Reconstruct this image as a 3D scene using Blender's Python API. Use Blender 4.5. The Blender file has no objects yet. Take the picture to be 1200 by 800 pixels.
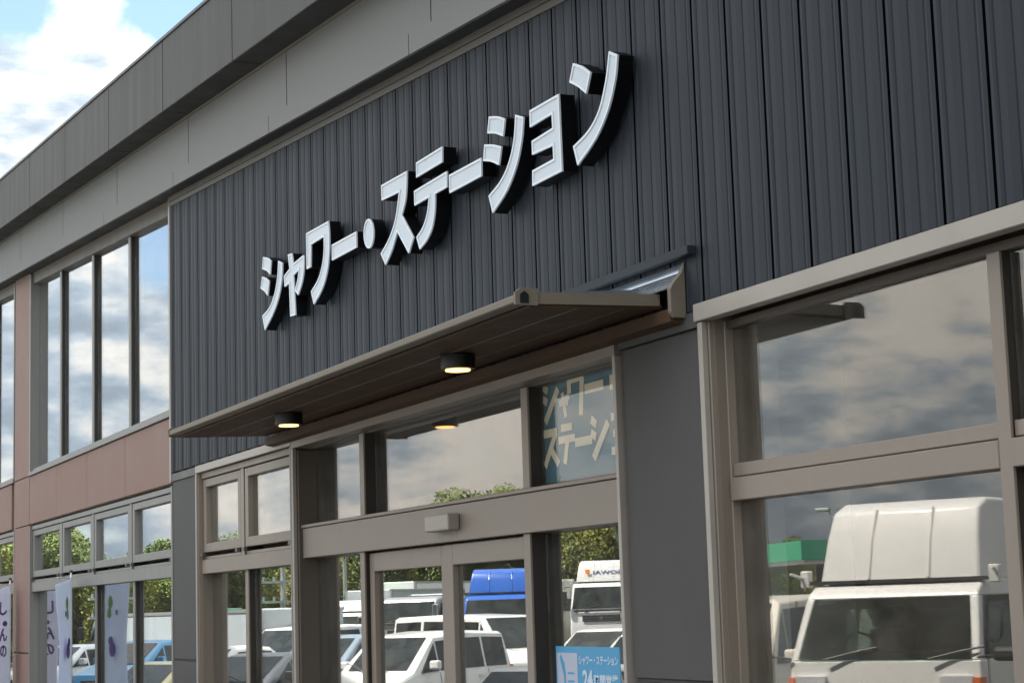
import bpy, bmesh, math, random
from mathutils import Vector, Matrix
R = math.radians
random.seed(7)
S = bpy.context.scene
C = S.collection

# ------------------------------------------------------------------ camera
F_ = Vector((-math.cos(0.4242863)*math.cos(0.13840802), math.sin(0.4242863)*math.cos(0.13840802), math.sin(0.13840802)))
R_ = F_.cross(Vector((0, 0, 1))).normalized(); U_ = R_.cross(F_)
rr = -0.03142479
R2 = R_*math.cos(rr) + U_*math.sin(rr); U2 = U_*math.cos(rr) - R_*math.sin(rr)
cam = bpy.data.cameras.new('camera'); camo = bpy.data.objects.new('camera', cam); C.objects.link(camo)
m = Matrix((R2, U2, -F_)).transposed().to_4x4(); m.translation = Vector((0, -5, 2.1)); camo.matrix_world = m
cam.sensor_width = 36; cam.sensor_fit = 'HORIZONTAL'; cam.lens = 2202.06/1200*36
cam.clip_start = 0.1; cam.clip_end = 2000
S.camera = camo

# ------------------------------------------------------------------ light
SUN_EL, SUN_AZ = R(58), R(-12)          # azimuth measured from +Y towards +X
sd = Vector((math.sin(SUN_AZ)*math.cos(SUN_EL), math.cos(SUN_AZ)*math.cos(SUN_EL), math.sin(SUN_EL)))
sun = bpy.data.lights.new('sun', 'SUN'); sun.energy = 5.0; sun.angle = R(1.5); sun.color = (1, .955, .89)
so = bpy.data.objects.new('sun', sun); C.objects.link(so); so.rotation_euler = sd.to_track_quat('Z', 'Y').to_euler(); so.location = (0, 20, 40)
S.view_settings.view_transform = 'Standard'; S.view_settings.look = 'None'
S.view_settings.exposure = 1.66; S.view_settings.gamma = 1

W = bpy.data.worlds.new('World'); S.world = W; W.use_nodes = True
nt = W.node_tree; N = nt.nodes; Lk = nt.links; N.clear()
def wn(t, **k):
    n = N.new(t)
    for a, b in k.items(): setattr(n, a, b)
    return n
def wm(op, a, b=None, c=None, cl=False):
    n = wn('ShaderNodeMath', operation=op, use_clamp=cl)
    for i, v in enumerate((a, b, c)):
        if v is None: continue
        if isinstance(v, (int, float)): n.inputs[i].default_value = v
        else: Lk.new(v, n.inputs[i])
    return n.outputs[0]
def wmap(v, a, b, c=0., d=1., smooth=True):
    n = wn('ShaderNodeMapRange'); n.interpolation_type = 'SMOOTHSTEP' if smooth else 'LINEAR'
    Lk.new(v, n.inputs[0])
    for i, q in enumerate((a, b, c, d)): n.inputs[i+1].default_value = q
    return n.outputs[0]
tc = wn('ShaderNodeTexCoord'); sx = wn('ShaderNodeSeparateXYZ'); Lk.new(tc.outputs['Generated'], sx.inputs[0])
inv = wm('DIVIDE', 1.0, wm('ADD', wm('MAXIMUM', sx.outputs[2], 0.0), 0.16))
cx = wm('MULTIPLY', sx.outputs[0], inv); cy = wm('MULTIPLY', sx.outputs[1], inv)
cc = wn('ShaderNodeCombineXYZ'); Lk.new(cx, cc.inputs[0]); Lk.new(cy, cc.inputs[1])
def noise(vec, scale, detail, rough, off=0):
    mp = wn('ShaderNodeMapping'); mp.inputs['Location'].default_value = (off, off*.7, off*.3); Lk.new(vec, mp.inputs[0])
    n = wn('ShaderNodeTexNoise'); n.inputs['Scale'].default_value = scale; n.inputs['Detail'].default_value = detail; n.inputs['Roughness'].default_value = rough
    Lk.new(mp.outputs[0], n.inputs['Vector']); return n.outputs[0]
base = noise(cc.outputs[0], 1.1, 7, .55, 3.1)
fine = noise(tc.outputs['Generated'], 22, 7, .62, 1.7)
big = noise(tc.outputs['Generated'], 5.0, 4, .5, 9.2)
def blob(d, r0, r1, amp):
    v = Vector(d).normalized()
    dp = wn('ShaderNodeVectorMath', operation='DOT_PRODUCT'); Lk.new(tc.outputs['Generated'], dp.inputs[0]); dp.inputs[1].default_value = v
    ang = wm('ARCCOSINE', wm('MINIMUM', dp.outputs['Value'], 1.0))
    ang = wm('ADD', ang, wm('MULTIPLY', wm('SUBTRACT', fine, .5), r1*1.1))
    return wmap(ang, r0, r1, amp, 0.)
cov = wmap(base, .33, .50)
cov = wm('ADD', cov, blob((-.944, .185, .27), .075, .11, 1.0))
cov = wm('ADD', cov, blob((-.96, -.21, .11), .08, .16, .5))
cov = wm('ADD', cov, blob((-.82, -.56, .13), .2, .45, 1.0), cl=True)
cov = wm('SUBTRACT', cov, blob((-.921, .238, .311), .026, .037, 1.0))
cov = wm('SUBTRACT', cov, blob((-.937, .150, .312), .018, .030, 1.0))
cov = wm('SUBTRACT', cov, blob((-.957, -.236, .187), .012, .026, .9), cl=True)
sky = wn('ShaderNodeTexSky'); sky.sky_type = 'NISHITA'; sky.sun_disc = False; sky.sun_elevation = SUN_EL; sky.sun_rotation = SUN_AZ
sky.air_density = 1.0; sky.dust_density = .6; sky.ozone_density = 1.5
mp2 = wn('ShaderNodeMapping'); mp2.inputs['Scale'].default_value = (1, 1, 2.6); Lk.new(tc.outputs['Generated'], mp2.inputs[0])
puff = wm('ADD', wm('MULTIPLY', noise(mp2.outputs[0], 8, 6, .5, 4.4), .45), wm('MULTIPLY', noise(mp2.outputs[0], 24, 8, .55, 8.4), .55))
shade = wm('ADD', wm('MULTIPLY', puff, .8), wm('MULTIPLY', big, .5))           # ~0.65 mean
light = wmap(sx.outputs[1], .0, .17, 0., 1.)                                     # dims the clouds on the sun's side
zen = wm('ADD', wm('MULTIPLY', sx.outputs[2], 1.35), .62)                         # overcast sky brightens towards the zenith
val = wm('ADD', wm('MULTIPLY', wmap(shade, .52, .76, 2.6, 5.6), zen), 0.0); val = wm('MULTIPLY', val, wm('SUBTRACT', 1.0, wm('MULTIPLY', light, .20)))
warm = wn('ShaderNodeMix', data_type='RGBA'); Lk.new(wmap(shade, .58, .72), warm.inputs[0])
warm.inputs[6].default_value = (.74, .87, 1.0, 1); warm.inputs[7].default_value = (1.0, .96, .90, 1)
cl = wn('ShaderNodeVectorMath', operation='SCALE'); Lk.new(warm.outputs[2], cl.inputs[0]); Lk.new(val, cl.inputs['Scale'])
mx = wn('ShaderNodeMix', data_type='RGBA'); Lk.new(cov, mx.inputs[0]); skd = wn('ShaderNodeVectorMath', operation='SCALE'); Lk.new(sky.outputs[0], skd.inputs[0]); skd.inputs['Scale'].default_value = .72; Lk.new(skd.outputs[0], mx.inputs[6]); Lk.new(cl.outputs[0], mx.inputs[7])
bg = wn('ShaderNodeBackground'); bg.inputs[1].default_value = .115; Lk.new(mx.outputs[2], bg.inputs[0])
wo = wn('ShaderNodeOutputWorld'); Lk.new(bg.outputs[0], wo.inputs[0])

# ------------------------------------------------------------------ materials
def mat(name, col, rough=.5, metal=0., vary=.08, vscale=3., bump=0., bscale=60., streak=False, coat=0., emit=None, estr=0, spec=None):
    M = bpy.data.materials.new(name); M.use_nodes = True; t = M.node_tree; n = t.nodes; p = n['Principled BSDF']
    p.inputs['Base Color'].default_value = (*col, 1); p.inputs['Roughness'].default_value = rough; p.inputs['Metallic'].default_value = metal
    if coat: p.inputs['Coat Weight'].default_value = coat; p.inputs['Coat Roughness'].default_value = .06
    if spec is not None: p.inputs['Specular IOR Level'].default_value = spec
    tc = n.new('ShaderNodeTexCoord'); mp = n.new('ShaderNodeMapping'); t.links.new(tc.outputs['Object'], mp.inputs[0])
    if streak: mp.inputs['Scale'].default_value = (4, 4, .25)
    if vary:
        no = n.new('ShaderNodeTexNoise'); no.inputs['Scale'].default_value = vscale; no.inputs['Detail'].default_value = 6; no.inputs['Roughness'].default_value = .65
        t.links.new(mp.outputs[0], no.inputs['Vector'])
        mr = n.new('ShaderNodeMapRange'); mr.inputs[1].default_value = .3; mr.inputs[2].default_value = .7; mr.inputs[3].default_value = 1-vary; mr.inputs[4].default_value = 1+vary
        t.links.new(no.outputs[0], mr.inputs[0])
        sc = n.new('ShaderNodeVectorMath'); sc.operation = 'SCALE'; sc.inputs[0].default_value = col; t.links.new(mr.outputs[0], sc.inputs['Scale'])
        t.links.new(sc.outputs[0], p.inputs['Base Color'])
        rm = n.new('ShaderNodeMapRange'); rm.inputs[1].default_value = .3; rm.inputs[2].default_value = .7; rm.inputs[3].default_value = max(.02, rough*.85); rm.inputs[4].default_value = min(1, rough*1.2)
        t.links.new(no.outputs[0], rm.inputs[0]); t.links.new(rm.outputs[0], p.inputs['Roughness'])
    if bump:
        nb = n.new('ShaderNodeTexNoise'); nb.inputs['Scale'].default_value = bscale; nb.inputs['Detail'].default_value = 4
        t.links.new(tc.outputs['Object'], nb.inputs['Vector'])
        b = n.new('ShaderNodeBump'); b.inputs['Strength'].default_value = bump; b.inputs['Distance'].default_value = .01
        t.links.new(nb.outputs[0], b.inputs['Height']); t.links.new(b.outputs[0], p.inputs['Normal'])
    if emit: p.inputs['Emission Color'].default_value = (*emit, 1); p.inputs['Emission Strength'].default_value = estr
    return M
def glass_mat(name, r0, tint, power=4.2, trans=(.86, .87, .86), wob=.0):
    M = bpy.data.materials.new(name); M.use_nodes = True; t = M.node_tree; n = t.nodes; n.clear()
    out = n.new('ShaderNodeOutputMaterial'); mix = n.new('ShaderNodeMixShader')
    gl = n.new('ShaderNodeBsdfGlossy'); gl.inputs['Color'].default_value = (*tint, 1); gl.inputs['Roughness'].default_value = 0.0
    tr = n.new('ShaderNodeBsdfTransparent'); tr.inputs['Color'].default_value = (*trans, 1)
    lw = n.new('ShaderNodeLayerWeight'); lw.inputs['Blend'].default_value = .5
    pw = n.new('ShaderNodeMath'); pw.operation = 'POWER'; t.links.new(lw.outputs['Facing'], pw.inputs[0]); pw.inputs[1].default_value = power
    ma = n.new('ShaderNodeMath'); ma.operation = 'MULTIPLY_ADD'; t.links.new(pw.outputs[0], ma.inputs[0]); ma.inputs[1].default_value = 1-r0; ma.inputs[2].default_value = r0
    t.links.new(ma.outputs[0], mix.inputs[0]); t.links.new(tr.outputs[0], mix.inputs[1]); t.links.new(gl.outputs[0], mix.inputs[2]); t.links.new(mix.outputs[0], out.inputs[0])
    df = n.new('ShaderNodeBsdfDiffuse'); df.inputs['Color'].default_value = (.55, .52, .48, 1); m2 = n.new('ShaderNodeMixShader')
    tg = n.new('ShaderNodeTexCoord'); dn = n.new('ShaderNodeTexNoise'); dn.inputs['Scale'].default_value = 2.2; dn.inputs['Detail'].default_value = 8; dn.inputs['Roughness'].default_value = .7
    t.links.new(tg.outputs['Object'], dn.inputs['Vector']); dm = n.new('ShaderNodeMapRange'); dm.inputs[1].default_value = .4; dm.inputs[2].default_value = .75; dm.inputs[3].default_value = .012; dm.inputs[4].default_value = .06
    t.links.new(dn.outputs[0], dm.inputs[0]); t.links.new(dm.outputs[0], m2.inputs[0]); t.links.new(mix.outputs[0], m2.inputs[1]); t.links.new(df.outputs[0], m2.inputs[2]); t.links.new(m2.outputs[0], out.inputs[0])
    if wob:
        tc = n.new('ShaderNodeTexCoord'); no = n.new('ShaderNodeTexNoise'); no.inputs['Scale'].default_value = 1.1; no.inputs['Detail'].default_value = 1
        t.links.new(tc.outputs['Object'], no.inputs['Vector']); b = n.new('ShaderNodeBump'); b.inputs['Strength'].default_value = wob; b.inputs['Distance'].default_value = .004
        t.links.new(no.outputs[0], b.inputs['Height']); t.links.new(b.outputs[0], gl.inputs['Normal'])
    return M
M = dict(
 siding=mat('ribbed_siding_steel', (.0255, .0300, .0370), .5, .0, .22, 1.6, streak=True, spec=.16),
 groove=mat('siding_joint_rubber', (.003, .003, .004), .9, spec=.05),
 roofpanel=mat('roof_fascia_panel', (.069, .064, .060), .55, 0, .13, 1.1, streak=True, spec=.2),
 band=mat('eave_band_panel', (.165, .163, .155), .55, 0, .12, 1.2, streak=True, spec=.25),
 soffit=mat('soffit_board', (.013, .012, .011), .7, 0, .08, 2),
 trim=mat('eave_trim', (.10, .088, .076), .5),
 alu=mat('bronze_grey_aluminium', (.225, .186, .153), .42, .15, .07, 2.5, streak=True),
 alu2=mat('light_grey_aluminium', (.205, .20, .188), .42, .15, .06, 2.5, streak=True),
 alud=mat('charcoal_aluminium', (.085, .083, .08), .45, .1),
 ret=mat('gasket_and_shaded_return', (.022, .017, .013), .5),  # dark seal, with shade and reflection of the mullion sides put into the colour
 retb=mat('shaded_aluminium_return', (.085, .066, .053), .45),  # frame aluminium again, shade on its sides put into a darker brown
 alul=mat('pale_aluminium_edge', (.33, .295, .26), .4, .15),
 pier=mat('grey_pier_panel', (.066, .063, .063), .55, 0, .26, .8, bump=.05, bscale=25, spec=.2),
 pink=mat('terracotta_panel', (.215, .127, .102), .6, 0, .07, 1.1, bump=.03),
 pinkd=mat('terracotta_joint', (.10, .07, .06), .8),
 canopy=mat('canopy_soffit_board', (.070, .041, .025), .55, 0, .18, 2.5, spec=.12),
 canopy_edge=mat('canopy_edge_aluminium', (.16, .135, .105), .5, .0, .1, 4, spec=.25),
 flashing=mat('mill_finish_flashing', (.62, .68, .74), .18, .9, .05),
 black=mat('black_paint', (.008, .008, .009), .35, 0, 0),
 sideblack=mat('letter_return_black', (.004, .004, .005), .4, 0, 0, spec=.12),
 letter=mat('letter_face_acrylic', (.50, .55, .60), .3, 0, .03, 2),
 rim=mat('letter_rim_white', (.66, .70, .74), .3, 0, 0),
 glass=glass_mat('window_glass', .155, (.98, .98, .96), 4.0, wob=.02),
 glassw=glass_mat('smoke_tinted_window_glass', .110, (.98, .945, .90), 4.0, wob=.02),
 glassl=glass_mat('solar_window_glass', .17, (.95, .98, 1.0), 3.4, wob=.02),
 glassc=glass_mat('clear_window_glass', .035, (.97, .95, .92), 5.0, trans=(.95, .95, .95)),
 inner=mat('interior_plaster', (.17, .14, .11), .9),
 innerw=mat('interior_white_column', (.75, .76, .76), .8),
 innerd=mat('interior_floor', (.12, .11, .10), .7),
 asphalt=mat('asphalt', (.055, .055, .058), .9, 0, .2, .6, bump=.4, bscale=120),
 pave=mat('pale_paving', (.12, .113, .10), .85, 0, .12, .9, bump=.2),
 kerb=mat('kerb_concrete', (.36, .35, .33), .85, 0, .1, 2, bump=.2),
 paint=mat('road_paint', (.75, .75, .72), .7, 0, .1, 5),
 grass=mat('grass', (.055, .095, .022), .9, 0, .35, .4, bump=.6, bscale=20),
 bark=mat('bark', (.10, .075, .05), .9, 0, .2, 6),
 white=mat('white_vehicle_paint', (.80, .80, .78), .3, 0, 0, coat=.6),
 cream=mat('cream_vehicle_paint', (.74, .70, .60), .3, 0, 0, coat=.6),
 silver=mat('silver_vehicle_paint', (.42, .44, .46), .3, .6, 0, coat=.6),
 bluegrey=mat('blue_grey_vehicle_paint', (.26, .33, .40), .3, .2, 0, coat=.6),
 grey=mat('grey_vehicle_paint', (.20, .225, .25), .3, .3, 0, coat=.6),
 blue=mat('blue_vehicle_paint', (.012, .11, .50), .3, 0, 0, coat=.6),
 skyblue=mat('sky_blue_vehicle_paint', (.05, .30, .55), .3, 0, 0, coat=.6),
 green=mat('green_vehicle_paint', (.01, .30, .14), .3, 0, 0, coat=.6),
 yellow=mat('pale_yellow_vehicle_paint', (.72, .62, .25), .3, 0, 0, coat=.6),
 darkp=mat('black_vehicle_paint', (.02, .021, .024), .3, 0, 0, coat=.6),
 box=mat('cargo_box_panel', (.40, .44, .46), .5, .1, .08, .8, streak=True),
 vglass=mat('vehicle_glass', (.026, .032, .032), .05, 0, .85, 2.3, spec=.3),
 cabglass=glass_mat('vehicle_windscreen', .05, (.95, .98, .96), 4.5, trans=(.42, .50, .47)),
 tyre=mat('tyre_rubber', (.02, .02, .02), .85),
 rimm=mat('wheel_steel', (.45, .45, .45), .35, .8, 0),
 chrome=mat('chrome', (.75, .75, .76), .12, 1, 0),
 lamp=mat('headlight_lens', (.80, .82, .84), .08, .4, 0),
 amber=mat('indicator_lens', (.75, .16, .03), .2, 0, 0),
 plast=mat('dark_plastic', (.03, .03, .032), .5, 0, 0),
 gstation=mat('station_fascia_green', (.06, .42, .24), .4, 0, .05),
 galv=mat('galvanised_steel', (.36, .37, .37), .45, .5, .06),
 posterblue=mat('poster_blue', (.055, .18, .24), .6, 0, .05, 1.5),
 postercream=mat('poster_cream', (.85, .77, .56), .6, 0, .03),
 board=mat('board_sky_blue', (.06, .30, .52), .5, 0, .03),
 boardl=mat('board_lilac', (.42, .45, .56), .5, 0, .02),
 boardw=mat('board_white', (.55, .62, .72), .5, 0, 0),
 cloth=mat('banner_cloth', (.50, .54, .68), .85, 0, .04, 3),
 purple=mat('banner_purple_ink', (.20, .10, .42), .85, 0, 0),
 leaf=mat('banner_green_ink', (.38, .58, .20), .85, 0, 0),
 orange=mat('orange_panel', (.80, .22, .04), .6),
 navy=mat('navy_ink', (.03, .06, .22), .5, 0, 0),
 bulb=mat('warm_lamp_glow', (1, .7, .4), .5, 0, 0, emit=(1, .50, .15), estr=1.5),
)
def foliage(name, c1, c2):
    Mt = bpy.data.materials.new(name); Mt.use_nodes = True; t = Mt.node_tree; n = t.nodes; p = n['Principled BSDF']
    tc = n.new('ShaderNodeTexCoord'); no = n.new('ShaderNodeTexNoise'); no.inputs['Scale'].default_value = .55; no.inputs['Detail'].default_value = 5
    t.links.new(tc.outputs['Object'], no.inputs['Vector'])
    r = n.new('ShaderNodeValToRGB'); r.color_ramp.elements[0].position = .35; r.color_ramp.elements[1].position = .68
    r.color_ramp.elements[0].color = (*c1, 1); r.color_ramp.elements[1].color = (*c2, 1)
    t.links.new(no.outputs[0], r.inputs[0]); t.links.new(r.outputs[0], p.inputs['Base Color']); p.inputs['Roughness'].default_value = .7
    return Mt
def cloth_mat(name, col):
    Mt = bpy.data.materials.new(name); Mt.use_nodes = True; t = Mt.node_tree; n = t.nodes; n.clear()
    o = n.new('ShaderNodeOutputMaterial'); d = n.new('ShaderNodeBsdfDiffuse'); r = n.new('ShaderNodeBsdfTranslucent'); x = n.new('ShaderNodeMixShader'); x.inputs[0].default_value = .55
    for q in (d, r): q.inputs['Color'].default_value = (*col, 1)
    t.links.new(d.outputs[0], x.inputs[1]); t.links.new(r.outputs[0], x.inputs[2]); t.links.new(x.outputs[0], o.inputs[0]); return Mt
M['cloth'] = cloth_mat('banner_cloth_polyester', (.80, .85, .95))
M['leaf1'] = foliage('foliage_green', (.05, .085, .018), (.21, .26, .04))
M['leaf2'] = foliage('foliage_yellow_green', (.07, .10, .02), (.30, .29, .05))
M['leaf3'] = foliage('foliage_dark_green', (.03, .055, .014), (.13, .18, .035))

# ------------------------------------------------------------------ helpers
def tag(o, label=None, cat=None, group=None, kind=None):
    if label: o['label'] = label
    if cat: o['category'] = cat
    if group: o['group'] = group
    if kind: o['kind'] = kind
    return o
def empty(name, loc=(0, 0, 0), rz=0., label=None, cat=None, group=None):
    o = bpy.data.objects.new(name, None); C.objects.link(o); o.location = loc; o.rotation_euler = (0, 0, rz); o.empty_display_size = .2
    return tag(o, label, cat, group)
class MB:
    def __init__(s): s.v = []; s.f = []; s.m = []; s.mi = 0
    def add(s, vs, fs):
        b = len(s.v); s.v += [tuple(v) for v in vs]; s.f += [tuple(i+b for i in f) for f in fs]; s.m += [s.mi]*len(fs); return s
    def box(s, x0, x1, y0, y1, z0, z1):
        return s.add([(x, y, z) for x in (x0, x1) for y in (y0, y1) for z in (z0, z1)],
                     [(0, 1, 3, 2), (4, 6, 7, 5), (0, 4, 5, 1), (2, 3, 7, 6), (0, 2, 6, 4), (1, 5, 7, 3)])
    def prism(s, poly, a, b, axis='y'):      # poly in the other two axes
        n = len(poly)
        ar = sum(poly[i][0]*poly[(i+1) % n][1]-poly[(i+1) % n][0]*poly[i][1] for i in range(n))
        if ar < 0: poly = poly[::-1]
        def P(q, t):
            if axis == 'y': return (q[0], t, q[1])
            if axis == 'x': return (t, q[0], q[1])
            return (q[0], q[1], t)
        vs = [P(q, a) for q in poly]+[P(q, b) for q in poly]
        return s.add(vs, [tuple(range(n)), tuple(range(2*n-1, n-1, -1))]+[(i, i+n, (i+1) % n+n, (i+1) % n) for i in range(n)])
    def cyl(s, c, r, h, axis='z', n=20, r2=None):
        r2 = r if r2 is None else r2; vs = []
        for k, (rad, t) in enumerate(((r, 0), (r2, h))):
            for i in range(n):
                a = 2*math.pi*i/n; u, w = rad*math.cos(a), rad*math.sin(a)
                vs.append({'z': (c[0]+u, c[1]+w, c[2]+t), 'y': (c[0]+u, c[1]+t, c[2]+w), 'x': (c[0]+t, c[1]+u, c[2]+w)}[axis])
        return s.add(vs, [tuple(range(n-1, -1, -1)), tuple(range(n, 2*n))]+[(i, (i+1) % n, (i+1) % n+n, i+n) for i in range(n)])
    def tube(s, pts, r, n=8, r1=None):
        pts = [Vector(p) for p in pts]; vs = []; r1 = r if r1 is None else r1
        for i, p in enumerate(pts):
            d = (pts[min(i+1, len(pts)-1)]-pts[max(i-1, 0)]).normalized()
            a = d.orthogonal().normalized() if abs(d.z) > .9 else d.cross(Vector((0, 0, 1))).normalized(); b = d.cross(a)
            q = r+(r1-r)*i/(len(pts)-1)
            for k in range(n):
                t = 2*math.pi*k/n; vs.append(p+a*q*math.cos(t)+b*q*math.sin(t))
        fs = [(i*n+k, i*n+(k+1) % n, (i+1)*n+(k+1) % n, (i+1)*n+k) for i in range(len(pts)-1) for k in range(n)]
        return s.add(vs, fs+[tuple(range(n-1, -1, -1)), tuple(range((len(pts)-1)*n, len(pts)*n))])
    def build(s, name, mats, parent=None, bevel=0., smooth=False, seg=1):
        me = bpy.data.meshes.new(name); me.from_pydata(s.v, [], s.f)
        for q in (mats if isinstance(mats, (list, tuple)) else [mats]): me.materials.append(q)
        me.polygons.foreach_set('material_index', s.m)
        bm = bmesh.new(); bm.from_mesh(me); bmesh.ops.recalc_face_normals(bm, faces=bm.faces); bm.to_mesh(me); bm.free()
        o = bpy.data.objects.new(name, me); C.objects.link(o)
        if parent: o.parent = parent
        if bevel:
            b = o.modifiers.new('bevel', 'BEVEL'); b.width = bevel; b.segments = seg; b.limit_method = 'ANGLE'; b.angle_limit = R(35)
        if smooth:
            for p in me.polygons: p.use_smooth = True
            try: me.set_sharp_from_angle(angle=R(40))
            except Exception: pass
        return o
def copy_tree(o, parent=None):
    c = o.copy(); C.objects.link(c)
    if parent: c.parent = parent
    for ch in list(o.children): copy_tree(ch, c)
    return c
def text_geo(body, size, bold=0., res=3):
    cu = bpy.data.curves.new('txt', 'FONT'); cu.body = body; cu.size = size; cu.offset = bold; cu.resolution_u = res
    o = bpy.data.objects.new('txt', cu); C.objects.link(o); dg = bpy.context.evaluated_depsgraph_get(); dg.update()
    me = bpy.data.meshes.new_from_object(o.evaluated_get(dg)); vs = [tuple(v.co) for v in me.vertices]; fs = [tuple(p.vertices) for p in me.polygons]
    bpy.data.objects.remove(o); bpy.data.curves.remove(cu); bpy.data.meshes.remove(me)
    x0 = min(v[0] for v in vs); x1 = max(v[0] for v in vs); y0 = min(v[1] for v in vs); y1 = max(v[1] for v in vs)
    return vs, fs, (x0, x1, y0, y1)
def fit_text(body, X0, X1, Z0, Z1, Y, name, mt, parent, bold=0.):
    vs, fs, (a, b, c, d) = text_geo(body, 1., bold)
    mb = MB(); mb.add([(X0+(v[0]-a)/(b-a)*(X1-X0), Y, Z0+(v[1]-c)/(d-c)*(Z1-Z0)) for v in vs], fs)
    return mb.build(name, mt, parent)
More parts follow.
